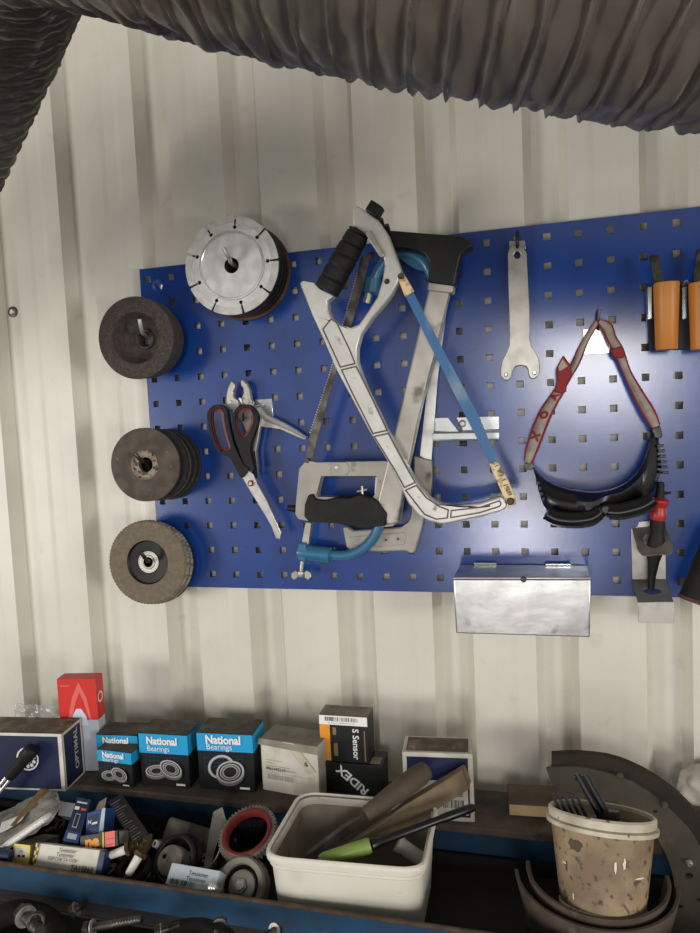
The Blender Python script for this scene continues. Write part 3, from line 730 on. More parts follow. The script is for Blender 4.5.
def ribbon(rows, name):
    """rows: (left px, right px, Y left, Y right)"""
    P = []
    L = cr([at(*l, yl) for l, r, yl, yr in rows], 6, False); R_ = cr([at(*r, yr) for l, r, yl, yr in rows], 6, False)
    mb = MB(); fr_ = (0, .16, .84, 1)
    for k, mt in enumerate(('strap_red','strap_grey','strap_red')):
        vs = []; fs = []
        for a, b in zip(L, R_): vs += [a.lerp(b, fr_[k]), a.lerp(b, fr_[k+1])]
        for i in range(len(L)-1): fs.append((2*i, 2*i+1, 2*i+3, 2*i+2))
        mb.add(vs, fs, m_[mt])
    return mb, L, R_
mb, L, R_ = ribbon([(G([(14,650)])[0],G([(46,668)])[0],-.028,-.030),(G([(28,580)])[0],G([(76,606)])[0],-.026,-.030),(G([(72,462)])[0],G([(128,472)])[0],-.022,-.026),(G([(140,360)])[0],G([(180,372)])[0],-.020,-.028),(G([(165,320)])[0],G([(196,338)])[0],-.026,-.022),(G([(205,258)])[0],G([(240,262)])[0],-.018,-.022),(G([(250,165)])[0],G([(278,172)])[0],-.016,-.018),(G([(305,80)])[0],G([(322,92)])[0],-.014,-.016)], 'strap')
for s_, f_, z_ in (('X',8,.011),('O',12,.011),('A',16,.011)):
    i = f_; c = (L[i]+R_[i])/2; dX = (L[i-2]-L[i+2]).normalized()*-1; dZ = (L[i]-R_[i]).normalized()
    mb.text(s_, .013, c, dX, dZ, m_['strap_red'], off=.0012, bold=.05)
mb.build('strap', t, solid=.0012, recalc=False, label='red edged grey strap, twisted')
mb, L, R_ = ribbon([(G([(310,86)])[0],G([(330,78)])[0],-.016,-.014),(G([(338,132)])[0],G([(372,96)])[0],-.018,-.016),(G([(356,172)])[0],G([(392,150)])[0],-.020,-.020),(G([(378,212)])[0],G([(420,196)])[0],-.022,-.022),(G([(418,300)])[0],G([(450,285)])[0],-.022,-.026),(G([(458,390)])[0],G([(500,370)])[0],-.024,-.030),(G([(500,470)])[0],G([(548,445)])[0],-.026,-.030),(G([(535,522)])[0],G([(570,505)])[0],-.028,-.030)], 'strap')
mb.build('strap', t, solid=.0012, recalc=False, label='red edged grey strap')
plate('strap_knot', G([(175,222),(205,262),(212,300),(188,345),(190,372),(165,380),(138,372),(150,330),(148,275)]), -.029, .006, m_['strap_red'], t, bevel=.0018)
plate('strap_knot', G([(172,238),(195,268),(160,290),(154,272)]), -.0302, .002, m_['strap_grey'], t, bevel=.0006)
plate('strap_slider', G([(366,200),(412,186),(428,212),(420,236),(380,232)]), -.027, .009, m_['strap_red'], t, bevel=.002)

# ---- bracket with red collared tool
S = lambda p: K(600,470,5.49,p)
t = thing('tool_bracket', at(650,560,-.01), 'bent bare steel bracket with a ringed tab at the lower right of the board', 'bracket')
plate('back_plate', S([(172,320),(205,310),(212,285),(270,280),(282,310),(360,330),(362,600),(176,602)]), -.002, .0016, m_['steel'], t, bevel=.0004)
def tab(b0, b1, f0, f1, y0, y1, hole, name, rnd=0):
    a, b, c, d = at(*b0,y0), at(*b1,y0), at(*f1,y1), at(*f0,y1); out = [a, b]
    if rnd:
        m1 = b.lerp(c,.75); m2 = a.lerp(d,.75); q = cr([m1, c.lerp(d,.12), c.lerp(d,.5), d.lerp(c,.12), m2], 6, False); out += q
    else: out += [c, d]
    u = (b-a); w_ = ((d-a)+(c-b))/2; cc = (a+b+c+d)/4; h_ = [cc+u*.27*math.cos(2*math.pi*k/24)+w_*hole*math.sin(2*math.pi*k/24) for k in range(24)]
    nn = u.cross(w_).normalized()
    MB().prism(out, nn*.0015, m_['gear_grey' if rnd else 'steel'], [h_]).build(name, t, bevel=.0003)
tab(S([(176,318)])[0], S([(352,302)])[0], S([(215,470)])[0], S([(415,455)])[0], -.002, -.050, .27, 'ring_tab', 1)
tab(S([(176,601)])[0], S([(362,600)])[0], S([(208,728)])[0], S([(404,724)])[0], -.002, -.046, .16, 'lower_tab')
plate('front_lip', S([(208,727),(404,723),(410,760),(404,842),(212,838)]), -.047, .0016, m_['steel'], t, bevel=.0004)
YT = -.027
t = thing('punch', at(654,540,YT), 'black rubber handled tool with a red collar standing in the steel bracket', 'tool')
ax = [(332,66),(330,130),(327,150),(326,165),(324,178),(322,205),(320,235),(318,258),(316,275),(315,310),(314,345),(310,385),(305,415),(300,450),(296,475),(294,500),(288,560),(284,600),(281,660)]
rd = [20,24,26,54,54,38,44,44,38,42,36,46,46,44,40,32,24,20,17]
P = [at(*S([p])[0], YT) for p in ax]; Rr = [r/5.49*(P[0]-CAM).length/F*.89 for r in rd]
MB().tube(P[:3], Rr[:3], m_['black_rubber'], 20).build('end_cap', t)
MB().tube(P[2:9], Rr[2:8]+[Rr[8]], m_['red_plastic'], 24).build('collar', t, label='red collar')
MB().tube(P[8:], Rr[8:], m_['black_rubber'], 20).build('rubber_body', t)
MB().tube([at(660,494,YT), at(671,492.5,YT-.004)], [.0022,.0014], m_['dark_steel'], 8).build('side_pin', t)

# ---- metal case
f0, f1, f2, f3 = at(453,577,-.082), at(591,577,-.082), at(590,637.5,-.080), at(456,633.5,-.080)
b0, b1 = at(459.5,564.5,-.003), at(588,565.5,-.003)
dz = (f0-f3)
t = thing('metal_case', (f2+f3)/2, 'flat bare aluminium case with two small hinges fixed under the board edge', 'case')
bl_, br_ = b0-dz*.94, b1-(f1-f2)*.94
mb = MB(); mb.add([f0,f1,f2,f3,b0,b1,br_,bl_], [(0,3,2,1),(4,5,6,7),(0,1,5,4),(1,2,6,5),(2,3,7,6),(3,0,4,7)], m_['case_steel'] if 'case_steel' in m_ else m_['steel'])
mb.build('case_body', t, bevel=.0018)
mb = MB(); e = Vector((0,-.0006,0)); fl = [f0.lerp(f3,.03),f1.lerp(f2,.03),f1.lerp(f2,.055),f0.lerp(f3,.055)]
mb.prism([p+e for p in fl], (0,.0005,0), m_['groove']); mb.build('lid_seam', t)
for a, b in ((.12,.30),(.68,.87)):
    p = b0.lerp(b1, a); q = b0.lerp(b1, b)
    MB().tube([p+Vector((0,-.004,.0022)), q+Vector((0,-.004,.0022))], .0022, m_['zinc'], 12).box(p+Vector((0,-.015,.0003)), q-p, (0,.012,0), (0,0,.0008), m_['zinc']).build('hinge', t)
c = f0.lerp(f1,.545).lerp(f3,.04); MB().lathe(c, (0,-1,0), [(0,.002),(.003,.0018),(.004,0)], m_['dark_steel'], 14).build('latch_rivet', t)

# ---- orange holders at the right edge
O = lambda p: K(630,230,6.66,p)
t = thing('clip_rail', at(672,330,-.004), 'black wall rail with white spring clips behind the orange handles', 'rail')
MB().prism(pts3(O([(112,380),(560,360),(560,795),(125,800)]), -.004), (0,.003,0), m_['black_plastic']).build('rail', t, bevel=.0006)
for a in (118, 348): plate('spring_clip', O([(a,380),(a+28,376),(a+28,590),(a+2,598)]), -.022, .018, m_['zinc'], t, bevel=.0006)
MB().tube([at(*O([(352,372)])[0],-.024), at(*O([(362,345)])[0],-.026), at(*O([(378,338)])[0],-.026), at(*O([(386,350)])[0],-.024)], .0011, m_['zinc'], 8).build('wire_end', t)
for (a, lb, lb2) in ((0,'orange brown tapered handle clipped at the right of the board, left of the pair','black flat bar standing up behind the left orange handle'),(236,'orange brown tapered handle cut off by the right photo edge','black flat bar leaning behind the right orange handle')):
    p0, p1 = at(*O([(242+a,352)])[0], -.036), at(*O([(243+a,798)])[0], -.036)
    t = thing('hand_tool', p1, lb, 'tool')
    MB().tube([p0, p0.lerp(p1,.012), p0.lerp(p1,.985), p1], [.0142,.0149,.0127,.0118], m_['orange'], 36).build('handle_body', t)
    if a == 0:
        o = MB().prism([at(*O([q])[0], -.030) for q in ((132,168),(196,168),(228,352),(160,358))], (0,.007,0), m_['dark_steel']).build('steel_bar', t, bevel=.0012, label='dark flat steel bar')
    else:
        o = MB().prism([at(*O([q])[0], -.026) for q in ((448,130),(520,130),(500,345),(418,345))], (0,.007,0), m_['dark_steel']).build('steel_bar', t, bevel=.0012, label='dark flat steel bar')
# ---- dark cone at the right edge
p0, p1 = at(722,530,-.05), at(698,603,-.06)
t = thing('rubber_cup', p1, 'dark tapered rubber cup with brown rim at the right photo edge below the board', 'cup')
MB().tube([p0, p0.lerp(p1,.97)], [.017,.0225], m_['black_rubber'], 36).build('cup_body', t)
MB().tube([p0.lerp(p1,.955), p1], [.0230,.0234], m_['disc_rust'], 36).build('rim', t)
# ================================================================ bench, shelf ledge, trays
ZL, YF = -.745, -.123
ZT, YLIP = -.800, -.297
bench = thing('workbench', (.5,-.2,-1.0), 'grimy blue steel bench shelf with a dirty ledge and a shallow blue front tray', 'workbench')
XA, XB = -.75, 1.35; XW = (XB-XA,0,0)
MB().box((XA,YF,ZL-.010), XW, (0,.092,0), (0,0,.010), m_['bench_dirty']).build('ledge', bench, bevel=.002)
MB().box((XA,-.112,ZT), XW, (0,.003,0), (0,0,ZL-.010-ZT), m_['bench_blue']).build('back_panel', bench, label='blue painted back panel')
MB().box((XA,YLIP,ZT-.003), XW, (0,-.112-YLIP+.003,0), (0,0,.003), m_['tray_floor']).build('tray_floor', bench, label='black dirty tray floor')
MB().box((XA,YLIP+.001,ZT-.003), XW, (0,.003,0), (0,0,.026), m_['tray_floor']).build('tray_wall', bench, label='tray wall under the lip, coloured dark for the shadow gap')  # dark strip stands in for the shadow gap below the lip
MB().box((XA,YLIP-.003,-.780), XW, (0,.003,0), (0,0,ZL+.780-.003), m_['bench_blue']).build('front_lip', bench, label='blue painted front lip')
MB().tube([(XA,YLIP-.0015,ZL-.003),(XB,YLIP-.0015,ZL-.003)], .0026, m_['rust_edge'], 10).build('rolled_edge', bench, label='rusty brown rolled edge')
MB().box((XA,-.52,-.873), XW, (0,.40,0), (0,0,.004), m_['tray_floor']).box((XA,-.123,-.869), XW, (0,.004,0), (0,0,.085), m_['tray_floor']).build('lower_shelf', bench, label='greasy lower shelf, coloured near black for the shade there')  # dim light of this shelf is put into its dark colour
for x in (XA+.02, XB-.06):
    MB().box((x,-.12,-1.9), (.04,0,0), (0,.04,0), (0,0,1.9+ZL-.010), m_['bench_blue']).build('post', bench, bevel=.002)

def vert_at(p, v):
    lo, hi = 0., .4
    for _ in range(40):
        m = (lo+hi)/2; q = p+Vector((0,0,m))-CAM
        vv = 466.5+F*q.dot(RY)/q.dot(RZ)
        if vv > v: lo = m
        else: hi = m
    return lo
class Face:
    """a face of a carton in metres: origin o, right X, up Z; draws printed marks just proud of the board"""
    def __init__(s, o, X, Z): s.o, s.X, s.Z = o, X, Z; s.n = X.cross(Z).normalized(); s.mb = MB(); s.k = 0
    def p(s, a, b, off): return s.o+s.X*a+s.Z*b+s.n*off
    def lay(s): s.k += 1; return .00012+.00012*s.k
    def quad(s, a0, b0, a1, b1, m):
        f = s.lay(); s.mb.add([s.p(a0,b0,f), s.p(a1,b0,f), s.p(a1,b1,f), s.p(a0,b1,f)], [(0,1,2,3)], m_[m]); return s
    def poly(s, pts, m, hole=None):
        f = s.lay(); L = [[s.p(a,b,f) for a,b in pts]]+([[s.p(a,b,f) for a,b in hole]] if hole else [])
        tri = tessellate_polygon(L); flat = [q for l in L for q in l]; fs = []
        for t in tri:
            a, b, c = (flat[i] for i in t); fs.append(tuple(t) if (b-a).cross(c-a).dot(s.n) > 0 else tuple(t)[::-1])
        s.mb.add(flat, fs, m_[m]); return s
    def ell(s, cx, cz, rx, rz, rot=0, n=36):
        ar = s.X.length/s.Z.length; c_, s_ = math.cos(rot), math.sin(rot)
        return [(cx+(rx*math.cos(t)*c_-rz*math.sin(t)*s_), cz+(rx*math.cos(t)*s_+rz*math.sin(t)*c_)*ar) for t in [2*math.pi*i/n for i in range(n)]]
    def ring(s, cx, cz, rx, rz, k, m, rot=0): return s.poly(s.ell(cx,cz,rx,rz,rot), m, s.ell(cx,cz,rx*k,rz*k,rot)[::-1])
    def disc(s, cx, cz, rx, rz, m, rot=0): return s.poly(s.ell(cx,cz,rx,rz,rot), m)
    def text(s, body, a, b, size, m, ang=0, align='CENTER', bold=.02, sx=1, spacing=1):
        x = s.X.normalized(); z = s.Z.normalized(); c_, s_ = math.cos(ang), math.sin(ang)
        s.mb.text(body, size, s.p(a,b,s.lay()), x*c_+z*s_, z*c_-x*s_, m_[m], align=align, bold=bold, sx=sx, spacing=spacing); return s
    def bars(s, a0, b0, a1, b1, m, n=22, seed=1):
        f = s.lay(); r = random.Random(seed); w = (a1-a0)/n
        for i in range(n):
            t = w*r.choice((.25,.45,.7)); a = a0+i*w
            s.mb.add([s.p(a,b0,f), s.p(a+t,b0,f), s.p(a+t,b1,f), s.p(a,b1,f)], [(0,1,2,3)], m_[m])
        return s
    def done(s, name, parent, label=None): return s.mb.build(name, parent, label=label, smooth=0, recalc=False)
def carton(name, o, X, Y, Z, m, label, cat='box', top=None, bevel=.0008):
    t = thing(name, o+X/2+Y/2, label, cat)
    b = MB().box(o, X, Y, Z, m_[m]).build('carton', t, bevel=bevel)
    f = Face(o, X, Z); r = Face(o+X, Y, Z); tp = Face(o+Z, X, Y)
    if top:
        tp.quad(.0,.0,1,1,top); tp.done('top_face', t, label='dusty top')
    return t, f, r
def box_px(bl, br, vtop, depth, z=ZL, skew=0):
    o = atz(*bl, z); x = atz(*br, z)-o; h = vert_at(o, vtop); Y = Vector((-x.y, x.x, 0)).normalized()*depth
    return o, x, Y, Vector((0,0,h))
print_boxes = []
# bearing cartons
def bearing_box(bl, br, vtop, depth, label, band, style, top):
    o, X, Y, Z = box_px(bl, br, vtop, depth)
    t, f, r = carton('bearing_carton', o, X, Y, Z, 'carton_black', label, 'box', top)
    w = X.length
    f.quad(.0,1-band,1,.985,'cyan')
    for i in range(9): f.quad(.12+i*.085,.30,.125+i*.085,.62,'cyan_dark')
    for i in range(4): f.quad(.12,.34+i*.075,.82,.345+i*.075,'cyan_dark')
    f.text('National', .16, 1-band*.36, w*.20, 'ink_white', align='LEFT', bold=.035, sx=.92)
    f.text('Bearings', .17, 1-band*.74, w*.145, 'ink_white', align='LEFT', bold=.0, sx=.95)
    def roller(cx, cz, rx, rz, rot):
        f.disc(cx,cz-.05,rx,rz,'ink_silver_dark',rot); f.disc(cx,cz,rx,rz,'ink_silver',rot); f.ring(cx,cz,rx*.86,rz*.86,.86,'ink_black',rot); f.disc(cx,cz,rx*.46,rz*.46,'ink_black',rot); f.ring(cx,cz,rx*.66,rz*.66,.8,'ink_silver_dark',rot)
    if style == 0:
        roller(.34,.30,.23,.115,.15); roller(.64,.36,.23,.16,-.35)
    else:
        f.ring(.42,.42,.25,.20,.82,'ink_silver',.5); f.ring(.42,.42,.205,.165,.93,'ink_silver_dark',.5)
        roller(.58,.34,.26,.19,.35)
    f.quad(.74,.05,.92,.09,'ink_white')
    f.done('front_print', t)
    r.quad(0,1-band,1,.985,'cyan'); r.done('side_print', t)
    return t
bearing_box((99,783),(137,787),734,.05,'half hidden cyan and black bearing box behind the small one',.30,0,'dust_teal') if False else None
o, X, Y, Z = box_px((98,776),(140,779),734,.040)
bearing_box((99,775.5),(140,777.5),734,.042,'cyan and black bearing box half hidden behind the smallest bearing box',.36,0,'dust_teal')
bearing_box((99.5,783),(133.5,787.5),749,.030,'smallest cyan and black bearing box, in front at the left of the row',.34,0,'dust_teal')
bearing_box((142,784.5),(190.5,788),732.5,.046,'cyan and black bearing box with two dark rollers pictured, left of the largest',.38,0,'dust_teal')
bearing_box((200,788.5),(255.5,792),732,.048,'largest cyan and black bearing box with overlapping rings pictured, beside the white box',.32,1,'dust_teal')
# navy box at the left
o, X, Y, Z = box_px((-22,788),(66,791),732,.052)
t, f, r = carton('parts_carton', o, X, Y, Z, 'carton_navy', 'large navy box with white edges and a round white emblem at the far left', 'box', 'dust_brown')
for q in ((0,.95,1,1),(0,0,1,.03),(0,0,.035,1),(.955,0,1,1)): f.quad(*q,'carton_white')
f.disc(.60,.55,.125,.125,'ink_white'); f.disc(.60,.55,.108,.108,'carton_navy')
for i in range(7):
    a = math.radians(200+i*35); f.disc(.60+.077*math.cos(a),.55+.077*math.sin(a)*X.length/Z.length,.02,.02,'ink_white')
f.ring(.60,.55,.05,.05,.55,'ink_grey')
f.done('front_print', t)
for q in ((0,.95,1,1),(0,0,1,.03),(0,0,.07,1),(.93,0,1,1)): r.quad(*q,'carton_white')
r.text('OPTIMAL', .66, .56, .0138, 'ink_silver', ang=math.pi/2, bold=.02, spacing=1.05, sx=1.05)
r.done('side_print', t)
# red box behind
o, X, Y, Z = box_px((64,771),(102,771),679.5,.024)
t, f, r = carton('parts_carton', o, X, Y, Z, 'carton_pale', 'tall red topped box standing behind the navy box against the wall', 'box')
f.quad(0,.56,1,1,'carton_red'); f.poly([(.30,.50),(.34,.60),(.45,.68),(.58,.68),(.70,.60),(.74,.50)], 'ink_pale_blue'); f.poly([(.22,.56),(.36,.80),(.56,.97),(.74,.80),(.84,.56),(.78,.56),(.66,.76),(.56,.86),(.44,.74),(.32,.56)], 'ink_pink')
f.quad(.08,.925,.32,.937,'ink_pink'); f.text('HA', .5, .54, .009, 'ink_white') if False else None
f.done('front_print', t); r.quad(0,.56,1,1,'carton_red'); r.ring(.5,.78,.35,.35,.7,'ink_white'); r.done('side_print', t)
MB().box(o+Z, X, Y, (0,0,.0006), m_['carton_red']).build('lid', t, label='red lid')
# clear film draped behind the navy box
def crumple(P00, P10, P01, P11, nu, nv, amp, fr, seed=0, nrm=None):
    vs = []; fs = []; n_ = nrm or (P10-P00).cross(P01-P00).normalized()
    for j in range(nv+1):
        for i in range(nu+1):
            a, b = i/nu, j/nv; p = P00.lerp(P10,a).lerp(P01.lerp(P11,a),b)
            q = p*fr+Vector((seed,seed*1.7,0)); d = noise.noise(q)+.5*noise.noise(q*2.3)
            vs.append(p+n_*amp*d)
    for j in range(nv):
        for i in range(nu): k = j*(nu+1)+i; fs.append((k,k+1,k+nu+2,k+nu+1))
    return vs, fs
vs, fs = crumple(at(15,704,-.032), at(97,706,-.032), at(14,740,-.034), at(97,778,-.060), 44, 30, .007, 60, 3)
mb = MB(); mb.add(vs, fs, m_['poly']); o_ = mb.build('plastic_film', smooth=60, solid=.0003, recalc=False); tag(o_, 'crumpled clear plastic film between the navy box and the red box', 'plastic film')
# white package
o, X, Y, Z = box_px((263,789.5),(320,800),738,.045)
t, f, r = carton('parts_carton', o, X, Y, Z, 'carton_white', 'plain white carton with small print and clear tape, right of the bearing boxes', 'box', 'dust_grey')
f.text('0 3 Emmaboda', .08, .60, .0042, 'ink_black', align='LEFT', bold=0) if False else None
for i, w_ in enumerate((.30,.12,.42,.52)): f.quad(.08,.60-i*.055,.08+w_,.612-i*.055,'ink_grey')
f.text('8961495510', .08, .44, .0062, 'ink_black', align='LEFT', bold=0)
f.quad(.06,.37,.9,.374,'ink_grey'); f.bars(.10,.24,.58,.34,'ink_grey',26,3)
f.poly([(.40,1.0),(.60,1.0),(.96,.52),(.82,.46)], 'pail_rim')
f.done('front_print', t)
MB().prism([o+Z+X*-.03, o+Z+X*1.02, o+Z+X*1.02-Y*.06-Z*.14, o+Z*1.0-X*.035-Y*.06-Z*.10], -Y*.012, m_['dust_grey']).build('flap', t, bevel=.0003, label='grey dusty folded flap')
# black box and sensor box on it
o, X, Y, Z = box_px((322,791),(383,796.5),761.5,.042)
t, f, r = carton('parts_carton', o, X, Y, Z, 'carton_black', 'black carton with white tilted lettering under the sensor box', 'box', 'carton_black')
f.text('RIDEX', .52, .46, .0165, 'ink_white', ang=math.radians(180-40), bold=.03, sx=1.12)
f.done('front_print', t)
tp = Face(o+Z, X, Y); tp.k = 3; tp.quad(.04,.1,.96,.55,'dust_grey').done('dust_patch', t, label='grey dust on the lid')
o2 = o+Z+X*.0+Vector((0,.004,.0006)); X2 = X*.80; Z2 = Vector((0,0,vert_at(o2, 714.5))); Y2 = Y*.80
t, f, r = carton('parts_carton', o2, X2, Y2, Z2, 'carton_black', 'black and amber sensor box with a white barcode sticker, on top of the black carton', 'box', 'dust_grey')
f.quad(0,0,.21,.82,'amber'); f.text('S Sensor', .73, .40, .0125, 'ink_white', ang=-math.pi/2, bold=.02, sx=1.0)
f.quad(.905,.03,.93,.70,'ink_brown'); f.quad(.27,.58,.34,.74,'ink_brown'); f.quad(.28,.12,.36,.40,'ink_brown')
f.text('abs', .60, .68, .005, 'ink_grey', ang=-math.pi/2) if False else None
f.quad(0,.80,.985,1,'ink_white'); f.bars(.12,.88,.80,.97,'ink_black',30,5); f.bars(.18,.83,.74,.855,'ink_grey',16,6)
f.done('front_print', t)
tp = Face(o2+Z2, X2, Y2); tp.k = 2; tp.text('BY87511FCY', .5, .62, .0052, 'ink_black', ang=math.pi, bold=0); tp.bars(.12,.72,.9,.86,'ink_black',24,8); tp.done('top_print', t)
# navy and white box at the right
o, X, Y, Z = box_px((405,819),(475,822.5),752,.046)
t, f, r = carton('parts_carton', o, X, Y, Z, 'carton_white', 'white edged navy box standing behind the file handles, right of the sensor box', 'box', None)
f.quad(.06,.60,.93,.94,'ink_navy'); f.quad(.06,.05,.93,.56,'carton_white'); f.quad(.5,.07,.94,.10,'ink_black'); f.quad(.915,.07,.94,.56,'ink_black')
f.bars(.56,.20,.86,.32,'ink_black',16,9); f.text('ERE', .78, .40, .007, 'ink_black'); f.quad(.74,.50,.83,.55,'ink_black'); f.quad(.56,.14,.84,.155,'ink_grey')
f.done('front_print', t)
tp = Face(o+Z, X, Y); tp.quad(.05,.10,.94,.92,'dust_brown').done('top_panel', t, label='dusty brown top panel')
# timber offcut on the ledge
o, X, Y, Z = box_px((508.5,815.5),(562,819),803,.050)
t = thing('timber_offcut', o+X/2, 'short dark timber offcut with a worn pale front lying left of the bucket', 'wood')
MB().box(o, X, Y, Z, m_['wood_dark']).build('block', t, bevel=.002)
Face(o, X, Z).quad(.02,.06,.99,.90,'wood_pale').done('worn_face', t, label='worn pale front')
# white bag at the right edge
c = atz(716,815,ZL)+Vector((0,.03,.02)); bm = bmesh.new(); bmesh.ops.create_icosphere(bm, subdivisions=4, radius=1)
mb = MB(); vs = []
for v in bm.verts:
    q = v.co.copy(); d = 1+.28*noise.noise(q*2.2)+.1*noise.noise(q*6); p = Vector((q.x*.036,q.y*.026,max(q.z,-.68)*.029))*d; p.z = max(p.z, -.0195); vs.append(c+p)
mb.add(vs, [tuple(v.index for v in f.verts) for f in bm.faces], m_['carton_white']); bm.free()
tag(mb.build('paper_bag', smooth=60), 'crumpled pale bag at the right photo edge behind the brake shoe', 'bag')
# tool with two rods leaning on the navy box
t = thing('rod_tool', atz(4,790,-.70), 'black gripped tool with two bare steel rods leaning on the navy box', 'tool')
g0, g1 = at(33,748,-.158), at(9,777,-.168)
MB().tube([g0, g0.lerp(g1,.06), g0.lerp(g1,.30), g0.lerp(g1,.34), g0.lerp(g1,.96), g1], [.0080,.0105,.0105,.0090,.0082,.0070], m_['black_rubber'], 20).build('grip', t)
d = (g1-g0).normalized(); s_ = d.cross(Vector((0,1,0))).normalized()
for q in (-.0032,.0032): MB().tube([g1-d*.004+s_*q, g1+d*.075+s_*q+Vector((0,0,-.002))], .0023, m_['bright_steel'], 12).build('rod', t)

# ---------------------------------------------------------------- white tub and what stands in it
ZR = -.702
fl, frr, brr, bl = atz(261,857,ZR), atz(425,871,ZR), atz(439,802,ZR), atz(300,791,ZR)
cen = (fl+frr+brr+bl)/4
def rrect(k, z, r=.16, n=6):
    out = []
    cs = [fl, frr, brr, bl]
    for i in range(4):
        a, b, c_ = cs[i-1], cs[i], cs[(i+1) % 4]
        p0 = b.lerp(a, r); p1 = b.lerp(c_, r)
        for j in range(n+1):
            s = j/n; q = p0.lerp(b, s).lerp(b.lerp(p1, s), s); out.append(Vector((cen.x+(q.x-cen.x)*k, cen.y+(q.y-cen.y)*k, z)))
    return out
t = thing('plastic_tub', (cen.x,cen.y,ZT), 'white rectangular plastic tub holding old file handles, standing in the blue tray', 'tub')
def loft(rings, m, capb=True, cape=True):
    mb = MB(); n_ = len(rings[0]); vs = [p for r in rings for p in r]; fs = []
    for i in range(len(rings)-1):
        for k in range(n_): fs.append((i*n_+k, i*n_+(k+1) % n_, (i+1)*n_+(k+1) % n_, (i+1)*n_+k))
    if capb: fs.append(tuple(range(n_))[::-1])
    if cape: fs.append(tuple((len(rings)-1)*n_+k for k in range(n_)))
    mb.add(vs, fs, m); return mb
zb = ZT+.001
mb = loft([rrect(.86,zb),rrect(.885,zb+.004),rrect(.955,ZR-.010),rrect(.955,ZR-.003),rrect(.93,ZR-.003),rrect(.925,ZR-.012),rrect(.855,zb+.006),rrect(.83,zb+.003)], m_['white_plastic'])
ki = mb.mat(m_['tub_dirty']); nn_ = len(rrect(1,0))
for q in range(len(mb.f)):
    if q//nn_ in (5,6) or q == len(mb.f)-1: mb.mi[q] = ki
mb.build('tub_body', t, smooth=50)
loft([rrect(.955,ZR-.008),rrect(1.0,ZR-.008),rrect(1.008,ZR-.004),rrect(1.0,ZR),rrect(.97,ZR+.001),rrect(.955,ZR-.001)], m_['white_plastic'], False, False).build('rim', t, smooth=60)
loft([rrect(.958,ZR-.0155),rrect(.972,ZR-.0145),rrect(.972,ZR-.0125),rrect(.956,ZR-.0115)], m_['white_plastic'], False, False).build('stacking_ridge', t, smooth=60)
# file with turned handle
h0, h1 = at(429,768,-.150), at(366,815,-.200)
t = thing('file', h1, 'old file with a dirty turned wooden handle leaning in the white tub', 'file')
MB().tube([h0, h0.lerp(h1,.03), h0.lerp(h1,.15), h0.lerp(h1,.4), h0.lerp(h1,.72), h0.lerp(h1,.97), h1], [.005,.0105,.0132,.0132,.0112,.0096,.0078], m_['wood_dark'], 22).build('handle', t, label='dark turned wooden handle')
e = at(305,860,-.248); MB().tube([h1-(h1-h0)*.05, h1.lerp(e,.12), h1.lerp(e,.2), e], [.004,.005,.0085,.0075], m_['dark_steel'], 4, flat=.5, up=(0,-.4,1)).build('file_blade', t)
# wooden stick
s0, s1 = at(467,776,-.125), at(330,862,-.235)
d = (s1-s0); w_ = d.normalized().cross(Vector((0,1,.15))).normalized()
t = thing('wooden_stick', s1, 'thick greasy wooden stick with a cut end resting across the white tub', 'stick')
sec = lambda p, a, b: [p-w_*a+Vector((0,-b,0)), p+w_*a+Vector((0,-b,0)), p+w_*a+Vector((0,b,0)), p-w_*a+Vector((0,b,0))]
loft([sec(s0,.0135,.009), sec(s0.lerp(s1,.45),.0140,.009), sec(s0.lerp(s1,.60),.0105,.007), sec(s1,.0065,.005)], m_['wood']).build('shaft', t, bevel=.0018)
vs = sec(s0-d.normalized()*.0004,.0120,.0078); mb = MB(); mb.add(vs, [(0,1,2,3)], m_['wood_pale']); mb.build('cut_end', t, label='pale cut end', smooth=0)
# lime and black tool
l0, l1, l2 = at(474,807,-.172), at(371,845,-.250), at(320,861,-.268)
t = thing('hand_tool', l2, 'slim tool with a lime green handle and black shaft lying across the white tub', 'tool')
MB().tube([l1, l1.lerp(l2,.05), l1.lerp(l2,.9), l2], [.0072,.0088,.0078,.0062], m_['lime'], 16).build('handle', t, label='lime green handle')
MB().tube([l0, l0.lerp(l1,.03), l0.lerp(l1,.30), l0.lerp(l1,.33), l0.lerp(l1,.93), l0.lerp(l1,.95), l1], [.0036,.0052,.0052,.0043,.0050,.0066,.0066], m_['glossy_black'], 16).build('shaft', t, label='glossy black shaft')
c = at(409,853,-.205); t = thing('paper_roll', c, 'small white ribbed piece standing inside the tub at its right', 'roll')
MB().tube([c+Vector((-.012,0,.010)), c+Vector((.014,0,-.006))], [.0085,.0085], m_['porcelain'], 18).build('roll_body', t)
MB().tube([c+Vector((-.013,0,.0106)), c+Vector((-.009,0,.0081))], [.0095,.0095], m_['porcelain'], 18).build('roll_rim', t)

# ---------------------------------------------------------------- bucket
tilt = math.radians(20)
ax = Vector((.035, math.sin(tilt), math.cos(tilt))).normalized()
pt_ = at(601.5,811,-.205); HB = .094; pb = pt_-ax*HB
t = thing('paint_bucket', pb, 'small dirty cream plastic bucket with a lip, standing on curved brake shoes at the right', 'bucket')
RT, RB = .0545, .0425
MB().lathe(pb, ax, [(0,0),(RB-.003,0),(RB,.003),(RB+(RT-RB)*.86,HB*.86),(RT-.002,HB*.86+.001),(RT-.003,HB),(RT-.005,HB-.012),(RB-.003,.004),(0,.004)], m_['pail'], 72).build('bucket_body', t)
MB().lathe(pb, ax, [(RT-.004,HB*.84),(RT+.0025,HB*.845),(RT+.003,HB*.89),(RT-.001,HB*.905),(RT+.0005,HB*.91),(RT+.001,HB-.001),(RT-.001,HB+.001),(RT-.0035,HB),(RT-.004,HB*.84)], m_['pail_rim'], 72).build('rim', t, label='paler double rim')
